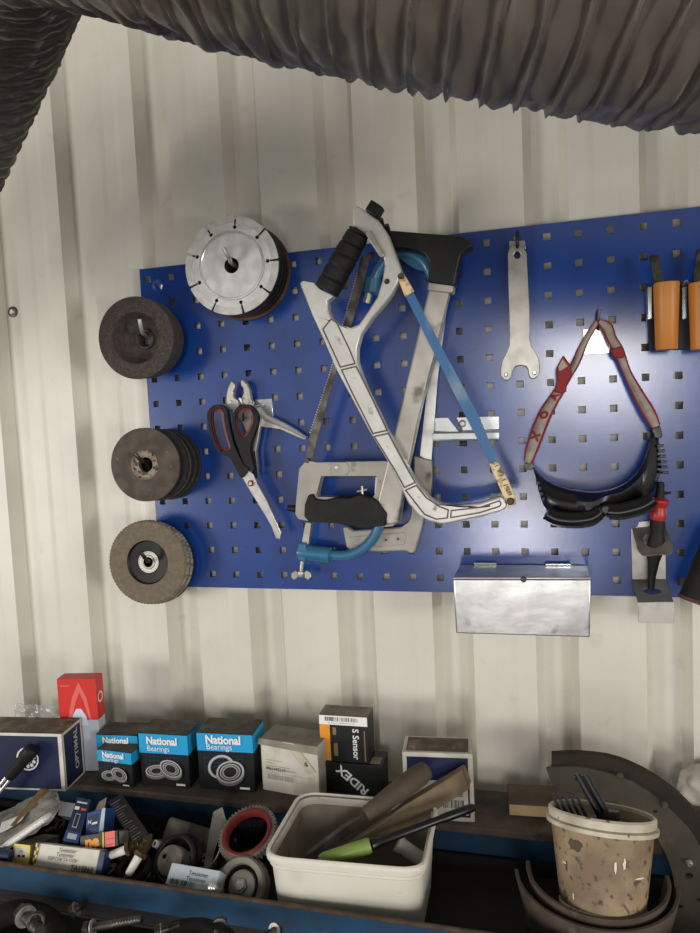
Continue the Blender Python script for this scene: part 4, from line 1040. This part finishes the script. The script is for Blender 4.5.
MB().lathe(pb, ax, [(RB-.001,.0),(RB+.0012,.0006),(RB+.0014,.004),(RB+.0004,.005)], m_['pail_rim'], 72).build('foot_ring', t, label='pale bottom edge')
MB().lathe(pb+ax*(HB-.013), ax, [(0,0),(RT*.55,.001),(RT-.0055,0),(RT-.0055,-.004),(0,-.004)], m_['pail_inside'], 48).build('dried_contents', t, label='brown dried contents')
U = Vector((0,-1,0)); U = (U-ax*U.dot(ax)).normalized(); W = ax.cross(U)
def spot(ang, h, w2, h2, m, name, seed):
    r = random.Random(seed); mb = MB(); n_ = 14; pts = []
    for i in range(n_):
        a = 2*math.pi*i/n_; k = .6+.6*r.random(); pts.append((w2*k*math.cos(a), h2*k*math.sin(a)))
    rad = lambda hh: RB+(RT-RB)*hh/HB+.0006
    P = []
    for q, z in pts+[(0,0)]:
        hh = h+z; rr = rad(hh); aa = ang+q/rr; P.append(pb+ax*hh+(U*math.cos(aa)+W*math.sin(aa))*rr)
    mb.add(P, [(i, (i+1) % n_, n_) for i in range(n_)], m_[m]); return mb
for i, (a, h, w2, h2, m) in enumerate(((-.35,.056,.0018,.0055,'pail_splash'),(-.18,.052,.0014,.0075,'pail_splash'),(-.75,.042,.007,.0010,'pail_splash'),(.62,.066,.008,.0065,'wood_dark'),(.95,.045,.004,.0014,'pail_splash'),(.75,.016,.0010,.0038,'pail_splash'))):
    spot(-a, h, w2, h2, m, 'stain', i+3).build('paint_splash', t, smooth=0)
c0 = pb+ax*(HB-.0122)
t = thing('black_brush', c0, 'black plastic bristled piece lying in the top of the bucket', 'brush')
bx = W*-1; by = U*-1
if bx.x < 0: bx = -bx
base = c0+bx*-.012+by*-.014
MB().box(base-bx*.036-by*.014+ax*.000, bx*.068, by*.034, ax*.007, m_['glossy_black']).build('base', t, bevel=.002)
for i in range(5):
    q = base+bx*(-.030+i*.0065)+by*(.0)+ax*.006; MB().tube([q, q+ax*.020-bx*.010], [.0022,.0014], m_['glossy_black'], 8).build('prong', t)
for i in range(2):
    q = base+bx*(.012+i*.0085)+by*(.006)+ax*.006; MB().tube([q, q+ax*.042-bx*.026], [.0040,.0032], m_['black_plastic'], 10).build('long_prong', t)
q = base+bx*.020+by*.010+ax*.005; MB().lathe(q, ax, [(0,.011),(.010,.010),(.011,0)], m_['glossy_black'], 20).build('knob', t)

# ---------------------------------------------------------------- brake shoes
YS = -.126
TL = lambda pp, off=0: [at(u, v, -.126-(v-830)*.00075+off) for u, v in pp]
out_ = [(551.6,755),(578,754),(611,758),(640,769),(669,787),(689,805),(704,824),(722,858),(732,900),(733,940)]
in_ = [(551.6,767.5),(578,767),(611,774),(638,785),(662,802.6),(687,827),(700,847),(712,875),(718,905),(719,940)]
cv = lambda L: [(p.x,p.y) for p in cr([Vector((a,b,0)) for a,b in L], 6, False)]
t = thing('brake_shoe', at(690,900,YS), 'large curved brake shoe with thick dark lining standing behind the bucket', 'brake shoe')
MB().prism(TL(cv(out_)+cv(in_)[::-1]), (0,.009,.001), m_['shoe_lining']).build('lining', t, bevel=.001, label='thick dark brown lining')
webi = [(546,769),(558,789),(590,795),(625,806),(646,822),(660,843),(671,868),(675,892),(673,914),(669,938)]
holes = []
for u, v, r in ((577,778,3.2),(655,811.5,2.2),(689,876,3.6),(680,907,2.6),(699,900,2.2)):
    holes.append([(u+r*1.2*math.cos(2*math.pi*k/14), v+r*.8*math.sin(2*math.pi*k/14)) for k in range(14)])
wp = TL(cv(in_)+cv(webi)[::-1], -.004); MB().prism(wp, (0,.005,0), m_['shoe_steel'], [TL(h, -.004) for h in holes]).build('web', t, bevel=.0008)
MB().prism(TL(cv(in_)+[(a-1,b+3) for a,b in cv(in_)[::-1]], -.0015), (0,.009,.001), m_['shoe_steel']).build('table', t)
for u, v in ((689,863.5),(620,776),(664,805)):
    MB().lathe(TL([(u,v)],-.0042)[0], (0,-1,0), [(0,.0025),(.0022,.0028),(.0042,.0012),(.0046,0)], m_['steel'] if v > 850 else m_['shoe_steel'], 16).build('rivet', t)
cb = Vector((at(595,890,-.212).x, -.207, ZT))
def arc_band(R, a0, a1, z0, z1, th, m, lean, shift):
    n_ = 48; vs = []; fs = []
    for i in range(n_+1):
        A_ = a0+(a1-a0)*i/n_; a = math.radians(A_); d_ = Vector((math.cos(a), math.sin(a), 0))
        rise = max(0, abs(A_-270)/100-.45)
        for r_, z in ((R,z0),(R+lean,z1),(R+lean+th,z1),(R+th,z0)): vs.append(cb+shift+d_*r_+Vector((0,0,z)))
    for i in range(n_):
        for k in range(4): fs.append((i*4+k, i*4+(k+1) % 4, i*4+4+(k+1) % 4, i*4+4+k))
    fs += [(0,1,2,3), tuple(n_*4+k for k in (3,2,1,0))]
    mb = MB(); mb.add(vs, fs, m); return mb
for R_, a0, a1, z1, sh, lb in ((.0565,176,366,.068,Vector((.002,.0,.004)),'inner curved rusty brake shoe directly around the bucket foot'),(.067,184,358,.066,Vector((.0,.002,0)),'outer curved rusty brake shoe in the tray below the bucket')):
    t = thing('brake_shoe', cb+Vector((0,-R_,0)), lb, 'brake shoe')
    arc_band(R_, a0, a1, .0005, z1, .0040, m_['shoe_rust'], .014, sh).build('shoe_band', t, bevel=.0006)
    arc_band(R_-.003, a0+12, a1-12, .020, .024, .0060, m_['shoe_rust'], .002, sh).build('flange', t)
# ================================================================ loose parts in the blue tray
def obox(name, px, depth, m, label, cat='box', z=None):
    """box from the three pixel corners of its visible face (each with its depth): origin, end of X, end of Z; depth goes in"""
    o, a, b = (at(*p) for p in px); X = a-o; Zv = b-o; n_ = X.cross(Zv).normalized(); Y = -n_*depth
    t = thing(name, o+X/2, label, cat); MB().box(o, X, Y, Zv, m_[m]).build('carton', t, bevel=.0007)
    return t, Face(o, X, Zv), Face(o+X, Y, Zv), Face(o+Zv, X, Y), (o, X, Y, Zv)
# torn-open blue cartons
t, f, r, tp, g = obox('small_carton', [(63,840,-.262),(78,843,-.262),(77,797,-.205)], .022, 'box_dark_blue', 'tall dark blue small carton with white and red marks standing tilted in the tray')
f.quad(0,0,1,.22,'box_blue'); f.quad(.2,.05,.8,.17,'carton_pale'); f.quad(.30,.30,.62,.62,'carton_pale'); f.quad(.34,.32,.58,.60,'box_dark_blue'); f.quad(.10,.70,.42,.78,'ink_white'); f.quad(.55,.70,.9,.76,'ink_pink'); f.quad(.15,.86,.85,.90,'ink_pale_blue')
f.done('front_print', t); r.quad(0,0,1,.22,'box_blue'); r.quad(0,.4,1,.62,'box_blue'); r.done('side_print', t)
t, f, r, tp, g = obox('small_carton', [(85,836,-.245),(103,831,-.240),(87,813,-.232)], .028, 'box_blue', 'small bright blue carton with torn grey flaps beside the tall dark blue one')
f.quad(.10,.25,.70,.85,'box_dark_blue'); f.text('N', .2, .55, .006, 'ink_pale_blue'); f.quad(.35,.4,.65,.5,'ink_pale_blue'); f.done('front_print', t)
o, X, Y, Z = g
MB().prism([o+X*.78, o+X*1.03, o+X*1.04+Z, o+X*.86+Z], Y.normalized()*-.0007, m_['carton_pale']).build('edge_panel', t, label='pale grey edge')
MB().prism([o-Z*.02, o+X-Z*.02, o+X*.95-Z*.28+Y*-.15, o+X*.02-Z*.26+Y*-.15], Y*.03, m_['carton_pale']).build('torn_flap', t, label='pale torn flap')
MB().prism([o+Z+X*.45, o+Z+X*.98, o+Z*1.5+X*.9+Y*.25, o+Z*1.4+X*.45+Y*.3], Y*.03, m_['card_grey']).build('open_flap', t, label='grey open flap')
# black carton with yellow lettering
t, f, r, tp, g = obox('parts_carton', [(80,852,-.266),(118,846,-.262),(80,836,-.258)], .026, 'carton_black', 'black carton with yellow lettering and pink label under the blue cartons')
f.text('ne', .32, .50, .0165, 'amber', bold=.06, sx=1.2); f.quad(.60,.0,.635,1,'yellow'); f.quad(.67,.02,.93,.98,'ink_pink'); f.quad(.70,.15,.90,.22,'carton_red'); f.quad(.70,.5,.9,.56,'carton_red'); f.done('front_print', t)
r.quad(.1,.1,.9,.9,'card_grey').done('end_print', t, label='grey end')
# yellow checkered carton with white label
t, f, r, tp, g = obox('parts_carton', [(31.5,866,-.284),(95,874,-.287),(37,843,-.272)], .016, 'carton_white', 'long white labelled carton with a black and yellow checkered end, front of tray')
for i in range(6):
    for j in range(2): f.quad(j*.028, i/6, j*.028+.028, (i+1)/6, 'yellow' if (i+j) % 2 else 'ink_black')
f.text('Tensioner', .52, .82, .0062, 'ink_black', bold=.0); f.text('Tensioner', .50, .62, .0062, 'ink_black', bold=.0); f.text('JEEP/CHR TA 10G8', .47, .43, .0052, 'ink_black', bold=0); f.text('IT 1', .40, .26, .005, 'ink_grey', bold=0); f.text('TA10868', .80, .13, .0086, 'ink_black', bold=.02)
f.done('front_print', t); o, X, Y, Z = g
MB().box(o+X*1.002, X*.085, Y, Z*.98, m_['box_dark_blue']).build('end_cap', t, bevel=.0006, label='dark blue end')
# yellow ended carton
t, f, r, tp, g = obox('parts_carton', [(12.5,863,-.279),(29,865,-.281),(14,843.5,-.272)], .050, 'card_grey', 'brown carton with a bright yellow end lying at the left front of the tray')
f.quad(0,0,1,1,'yellow'); f.quad(.12,.2,.84,.88,'carton_white'); f.quad(.28,.34,.46,.46,'ink_black'); f.quad(.55,.36,.74,.48,'ink_black'); f.poly([(.4,.6),(.5,.72),(.6,.6)],'ink_grey'); f.done('end_print', t, label='yellow end with white square')
# dark box with fine print
t, f, r, tp, g = obox('parts_carton', [(136,848,-.222),(152,838,-.205),(107,802,-.150)], .020, 'carton_black', 'slim black box covered in fine grey print, pale end up, leaning on the ledge')
for i in range(17):
    w_ = .35+.5*random.random(); f.quad(.10,.08+i*.05,.10+w_*.9,.095+i*.05,'ink_grey' if i % 3 else 'ink_silver_dark')
f.done('front_print', t); tp.quad(.0,.0,1,1,'card_grey'); tp.quad(.08,.1,.92,.9,'ink_white').done('end_print', t, label='pale end')
# spark plugs
def spark_plug(a, b, label):
    a, b = at(*a), at(*b); L = b-a; t = thing('spark_plug', a.lerp(b,.5), label, 'spark plug'); p = lambda k: a+L*k
    MB().tube([p(0),p(.02),p(.10),p(.12)], [.0022,.0034,.0034,.0024], m_['dark_steel'], 14).build('terminal', t)
    MB().tube([p(.10),p(.13),p(.50),p(.53)], [.0036,.0046,.0052,.0056], m_['porcelain'], 20).build('insulator', t, label='white porcelain insulator')
    q = [p(.24), p(.28), p(.32), p(.36)]
    MB().tube([p(.50),p(.51),p(.60),p(.61)], [.0062,.0088,.0088,.0070], m_['brass_dirty'], 6).build('hex', t)
    P = []; Rr = []
    for i in range(41):
        k = .61+.30*i/40; P.append(p(k)); Rr.append(.0066+.0006*math.sin(i*math.pi/1.6))
    MB().tube(P, Rr, m_['brass_dirty'], 16).build('thread', t)
    MB().tube([p(.91),p(.93),p(1.0)], [.0066,.0030,.0014], m_['dark_steel'], 10).build('electrode', t)
spark_plug((106,857,-.270), (146,842,-.252), 'spark plug lying flat with its white insulator beside the black carton')
spark_plug((125,880,-.284), (152,834,-.250), 'spark plug standing slanted in front of the rubber ring')
# rings and pulleys
def torus(name, c, ax, R, r, m, label, cat, parent=None, n=56):
    ax = Vector(ax).normalized(); u = ax.orthogonal().normalized(); w_ = ax.cross(u)
    mb = MB().tube([c+(u*math.cos(2*math.pi*i/n)+w_*math.sin(2*math.pi*i/n))*R for i in range(n)], r, m_[m], 12, closed=True, up=ax)
    o = mb.build(name, parent)
    if parent is None: tag(o, label, cat)
    return o
torus('rubber_ring', at(134,868,-.268), (.05,-.45,1), .0165, .0048, 'shaded_grease', 'thick black rubber ring lying under the slanted spark plug', 'ring')
c = at(172,861,-.245); ax = Vector((-.1,-.75,.65)).normalized()
t = thing('belt_tensioner', c, 'round beige faced tensioner pulley with a loose black ring around it', 'pulley')
MB().lathe(c, ax, [(0,.004),(.0035,.004),(.0035,.006),(.0165,.006),(.0175,.004),(.0175,-.012),(.006,-.014),(0,-.014)], m_['card_grey'], 48).build('face_disc', t)
torus('outer_ring', c+ax*.004+Vector((.006,0,.002)), ax, .0255, .0030, 'black_rubber', '', '', t)
torus('groove_ring', c-ax*.006+Vector((.008,.006,.002)), ax, .0235, .0034, 'shaded_grease', '', '', t)
MB().lathe(c+ax*.0055+Vector((-.007,0,.004)), ax, [(0,.0012),(.0022,.001),(.0026,0)], m_['shaded_grease'], 16).build('locating_hole', t)
c = at(187,831,-.165); t = thing('canister', c, 'dirty grey cylindrical canister with a label lying behind the tensioner pulley', 'canister')
e0, e1 = at(166,829,-.175), at(212,843,-.160)
MB().tube([e0, e0.lerp(e1,.03), e0.lerp(e1,.97), e1], [.0135,.0155,.0155,.0135], m_['card_grey'], 32).build('canister_body', t)
MB().tube([e0.lerp(e1,.45), e0.lerp(e1,.85)], [.0157,.0157], m_['shoe_rust'], 32, caps=False).build('label_band', t, label='dark printed band')
# white label carton
t, f, r, tp, g = obox('small_carton', [(165,884,-.284),(214,893,-.286),(172,862.5,-.268)], .020, 'carton_pale', 'pale carton with two printed lines lying in front of the tensioner pulley')
f.text('Laakerisarja', .58, .70, .0058, 'ink_black', bold=0) if False else f.text('Tensioner', .60, .68, .0062, 'ink_black', bold=0); f.text('Tensioner', .58, .42, .0062, 'ink_black', bold=0); f.bars(.08,.05,.60,.30,'ink_black',18,11); f.done('front_print', t)
# ring gear with red seal
c = at(247,832,-.212); ax = Vector((-.12,-.42,.90)).normalized(); u = ax.cross(Vector((0,0,1))).normalized(); w_ = ax.cross(u)
t = thing('ring_gear', c, 'toothed grey sensor ring with a dark red seal, leaning beside the white tub', 'ring gear')
R = .0375; out = []
for i in range(48):
    a = 2*math.pi*i/48
    for da, rr in ((-.045,R-.0022),(-.025,R),(.025,R),(.045,R-.0022)): out.append(c+(u*math.cos(a+da)+w_*math.sin(a+da))*rr)
inn = [c+(u*math.cos(2*math.pi*i/64)+w_*math.sin(2*math.pi*i/64))*(R-.0055) for i in range(64)]
MB().prism(out, -ax*.0095, m_['gear_grey'], [inn]).build('toothed_ring', t, bevel=.0004)
MB().lathe(c, ax, [(R-.0052,.0006),(R-.0070,.0022),(R-.0100,.0018),(R-.0118,-.002),(R-.0118,-.0075),(R-.0052,-.0075)], m_['seal_red'], 64, closed=True).build('seal', t, label='dark red rubber seal')
# pulley with bolt
c = at(242,886,-.258); ax = Vector((-.05,-.80,.60)).normalized()
t = thing('bearing_pulley', c, 'round steel bearing pulley with a centre bolt, lowest in the tray left of the tub', 'pulley')
MB().lathe(c, ax, [(0.0211,.001),(0.0228,.006),(0.0291,.007),(0.0313,.004),(0.0302,.0015),(0.0313,-.004),(0.0313,-.010),(0.0182,-.012)], m_['gear_grey'], 64).build('outer_race', t)
MB().lathe(c, ax, [(0.0188,.0),(0.0214,.0025),(0.0219,-.006),(0.0188,-.006)], m_['shaded_grease'], 56).build('dust_seal', t, label='black greasy seal')
MB().lathe(c, ax, [(0,.003),(0.0114,.003),(0.0165,.0015),(0.0182,-.001),(0.0182,-.006),(0,-.006)], m_['steel'], 48).build('inner_hub', t)
u = ax.cross(Vector((0,0,1))).normalized(); w_ = ax.cross(u)
hexp = [c+ax*.003+(u*math.cos(i*math.pi/3)+w_*math.sin(i*math.pi/3))*.0085 for i in range(6)]
MB().prism(hexp, ax*.004, m_['steel']).lathe(c+ax*.007, ax, [(0,.002),(0.0051,.0015),(.006,0)], m_['bright_steel'], 20).build('bolt_head', t, bevel=.0006)
# bracket and belt
t = thing('steel_bracket', at(212,850,-.20), 'thin bent steel bracket standing upright between the canister and the ring gear', 'bracket')
MB().prism([at(*p) for p in ((213,812,-.175),(220,808,-.175),(224,822,-.18),(214,846,-.20),(208,868,-.225),(203,870,-.225),(207,845,-.20))], (.003,.0015,.001), m_['gear_grey']).build('strap', t, bevel=.0004)
MB().tube(cr([at(*p) for p in ((208,871,-.23),(214,862,-.228),(220,850,-.22),(224,838,-.21))], 5, False), .0011, m_['bright_steel'], 8).build('wire', t)
c = at(250,832,-.160); t = thing('ribbed_filter', at(250,845,-.165), 'black ribbed block seen through the red seal ring', 'filter')
MB().box(c+Vector((-.020,0,-.028)), (.036,.004,0), (0,.018,0), (0,-.004,.036), m_['shaded_grease']).build('block', t, bevel=.001)
for i in range(7):
    q = c+Vector((-.0185+i*.005,-.0015,-.026)); MB().box(q, (.0022,0,0), (0,.002,0), (0,-.004,.033), m_['black_rubber']).build('rib', t)
# small steel pieces
c = at(158,845,-.235); MB().tube([c, c+Vector((.002,-.005,.004)), c+Vector((.003,-.008,.006))], [.0042,.0044,.0036], m_['bright_steel'], 16).build
mb = MB().lathe(c, (-.1,-.7,.7), [(.0022,.008),(.0042,.008),(.0046,.006),(.0046,-.006),(.0022,-.006)], m_['bright_steel'], 20, closed=True); tag(mb.build('steel_sleeve'), 'tiny bright steel sleeve above the tensioner pulley', 'sleeve')
c = at(213,888,-.288); t = thing('cap_nut', c, 'bright domed cap nut on the tray edge beside the bearing pulley', 'nut')
MB().lathe(c+Vector((0,0,-.004)), (0,-.3,1), [(0,.011),(.003,.0105),(.0055,.008),(.0062,.004),(.0062,0),(0,0)], m_['bright_steel'], 20).build('dome', t)
MB().lathe(c+Vector((0,0,-.006)), (0,-.3,1), [(0,.003),(.0075,.003),(.008,.0015),(.008,0),(0,0)], m_['steel'], 6).build('hex_flange', t)
# clear cap behind the navy cartons
t, f, r, tp, g = obox('clear_case', [(58,815,-.185),(76,818,-.185),(60,801,-.172)], .02, 'poly_fold', 'hazy clear plastic case behind the tall dark blue carton', 'case')
f.quad(.2,.2,.9,.8,'carton_pale'); f.done('inner_card', t)
# zip bag
def sheet(rows, m, nm, parent, label=None, amp=.003, seed=1, solid=.0005):
    g = [cr([at(*p) for p in r], 8, False) for r in rows]; n_ = len(g[0]); vs = []; fs = []
    cols = [cr([g[j][i] for j in range(len(g))], 8, False) for i in range(n_)]; m2 = len(cols[0])
    for c_ in cols:
        for p in c_:
            d = noise.noise(p*70+Vector((seed,0,0)))+.6*noise.noise(p*150); vs.append(p+Vector((0,-.5,.8))*amp*d)
    for i in range(n_-1):
        for j in range(m2-1): k = i*m2+j; fs.append((k,k+1,k+m2+1,k+m2))
    mb = MB(); mb.add(vs, fs, m_[m]); return mb.build(nm, parent, label=label, smooth=60, solid=solid, recalc=False)
t = thing('zip_bag', at(20,840,-.25), 'hazy grey plastic zip bag with white label and ribbed seal, left in tray', 'bag')
sheet([[(-12,818,-.17),(14,806,-.165),(44,790,-.16),(57,790,-.16)],[(-12,830,-.21),(16,818,-.205),(46,801,-.195),(60,802,-.20)],[(-12,846,-.245),(14,835,-.24),(40,820,-.235),(58,812,-.23)],[(-12,860,-.262),(8,850,-.26),(32,834,-.258),(50,822,-.25)]], 'poly_bag', 'bag_film', t, amp=.004)
sheet([[(2,822,-.216),(14,818,-.212),(27,812,-.206)],[(-2,834,-.236),(8,829,-.232),(22,820,-.226)]], 'ink_white', 'label', t, 'white paper label', amp=.001, seed=4)
a, b = at(-10,856,-.272), at(50,815,-.258); mb = MB(); q = (b-a)
mb.tube([a, a.lerp(b,.98), b], [.0068,.0068,.004], m_['poly_fold'], 14, flat=.5)
for i in range(30): p = a+q*(.30+.65*i/30); mb.tube([p-q.normalized()*.0007, p+q.normalized()*.0007], [.0074,.0074], m_['ink_white'], 12, flat=.55)
mb.build('zip_strip', t, label='white ribbed seal strip')
sheet([[(40,789,-.166),(45,788,-.165),(50,790,-.164)],[(26,806,-.20),(30,806,-.198),(36,804,-.194)],[(10,826,-.236),(13,826,-.234),(16,826,-.23)]], 'ink_brown', 'fold_stripe', t, 'brownish fold line', amp=.001, seed=9)
# dark plastic ends lying under the bag
c = at(7,855,-.283); mb = MB().tube([at(-6,853,-.285), at(11,856,-.283)], [.0075,.0068], m_['box_dark_blue'], 18); tag(mb.build('rubber_bung'), 'dark blue bung under the zip bag at the far left', 'bung')
# greasy small scrap filling the tray floor
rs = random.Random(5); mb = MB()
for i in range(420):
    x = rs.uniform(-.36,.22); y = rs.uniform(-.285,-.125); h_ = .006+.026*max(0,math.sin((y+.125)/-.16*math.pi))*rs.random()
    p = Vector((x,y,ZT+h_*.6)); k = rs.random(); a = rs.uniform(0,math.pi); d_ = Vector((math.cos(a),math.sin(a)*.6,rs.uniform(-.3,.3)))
    mt = m_[rs.choice(('shaded_grease','shaded_grease','shaded_grease','black_rubber','dark_steel','shoe_rust','card_grey'))]
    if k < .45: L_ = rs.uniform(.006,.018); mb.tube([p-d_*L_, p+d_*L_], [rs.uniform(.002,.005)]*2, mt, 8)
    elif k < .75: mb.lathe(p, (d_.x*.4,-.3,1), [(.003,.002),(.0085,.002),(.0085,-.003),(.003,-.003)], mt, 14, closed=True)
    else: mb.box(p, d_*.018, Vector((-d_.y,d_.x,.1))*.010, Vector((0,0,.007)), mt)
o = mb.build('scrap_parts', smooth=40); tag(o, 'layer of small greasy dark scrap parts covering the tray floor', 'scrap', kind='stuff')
# ---------------------------------------------------------------- lower shelf contents
def bolt(a, b, r, label, m='dark_steel', head='dark_steel'):
    a, b = at(*a), at(*b); L = b-a; t = thing('bolt', a, label, 'bolt')
    P = [a+L*(i/60) for i in range(61)]; MB().tube(P, [r*(1+.08*math.sin(i*1.9)) if i > 24 else r for i in range(61)], m_[m], 12).build('shank', t)
    MB().tube([a-L.normalized()*r*1.3, a], [r*1.9, r*1.9], m_[head], 6).build('bolt_head', t, bevel=.0004)
    MB().tube([a+L*.04, a+L*.07], [r*1.9, r*1.9], m_['steel'], 20).build('washer', t)
bolt((90,928,-.36), (142,919,-.35), .0042, 'long bolt with bright washer lying on the dark lower shelf, near the left')
bolt((76,909,-.33), (86,902,-.325), .0042, 'short bolt end poking up just under the blue lip')
bolt((160,931,-.38), (180,925,-.37), .0036, 'small bolt lying beside the long bolt on the lower shelf')
bolt((25,916,-.36), (40,932,-.38), .0060, 'thick pale headed bolt at the far left of the lower shelf')
bolt((220,925,-.345), (217,936,-.36), .0040, 'bolt standing upright below the middle of the lip')
bolt((275,930,-.36), (262,938,-.38), .0036, 'bolt lying right of the upright one on the lower shelf')
torus('shackle_ring', at(36,922,-.372), (.3,-.8,.5), .0080, .0022, 'dark_steel', 'steel shackle ring at the far left of the lower shelf', 'ring')
a = at(-6,926,-.36); mb = MB().tube(cr([at(-8,921,-.34), at(14,912,-.335), at(36,914,-.33), at(52,924,-.34), at(60,945,-.37)],6,False), .0125, m_['shaded_grease'], 18); tag(mb.build('rubber_hose'), 'thick black greasy hose piece, darkened further for shade, at the left of the lower shelf', 'hose')
mb = MB().tube(cr([at(150,950,-.38), at(168,931,-.35), at(200,925,-.34), at(228,936,-.36), at(236,955,-.39)],6,False), .007, m_['shaded_grease'], 16); tag(mb.build('rubber_hose'), 'black greasy hose loop, darkened further for shade, in the middle of the lower shelf', 'hose')
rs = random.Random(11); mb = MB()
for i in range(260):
    p = Vector((rs.uniform(-.25,.45), rs.uniform(-.48,-.30), -.869+rs.uniform(0,.028))); a = rs.uniform(0,math.pi); d_ = Vector((math.cos(a),math.sin(a)*.6,rs.uniform(-.3,.3))); mt = m_[rs.choice(('shaded_grease','shaded_grease','shaded_grease','black_rubber','dark_steel'))]
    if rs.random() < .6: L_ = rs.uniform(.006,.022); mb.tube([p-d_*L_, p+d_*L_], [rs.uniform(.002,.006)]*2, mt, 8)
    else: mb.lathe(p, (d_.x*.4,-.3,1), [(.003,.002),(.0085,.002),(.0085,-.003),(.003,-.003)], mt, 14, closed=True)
o = mb.build('scrap_parts', smooth=40); tag(o, 'heap of greasy small parts on the lower shelf, coloured dark for the shade', 'scrap', kind='stuff')

# ---------------------------------------------------------------- repeats of a kind
GR = {'pegboard_hook':'hooks on the blue board','grinding_disc':'grinding discs stacked on the board hooks','flap_disc':'flap discs on the lowest left hook','hacksaw':'hacksaws hung on the board','hand_tool':'','bearing_carton':'cyan and black bearing boxes on the ledge','parts_carton':'spare part cartons on the bench','small_carton':'small cartons lying in the tray','spark_plug':'spark plugs in the tray','brake_shoe':'brake shoes at the right of the tray','bolt':'bolts on the lower shelf','rubber_hose':'hose pieces on the lower shelf'}
for o in list(COL.objects):
    if o.parent is None and 'label' in o and 'kind' not in o:
        g = GR.get(o.name.split('.')[0])
        if g: o['group'] = g
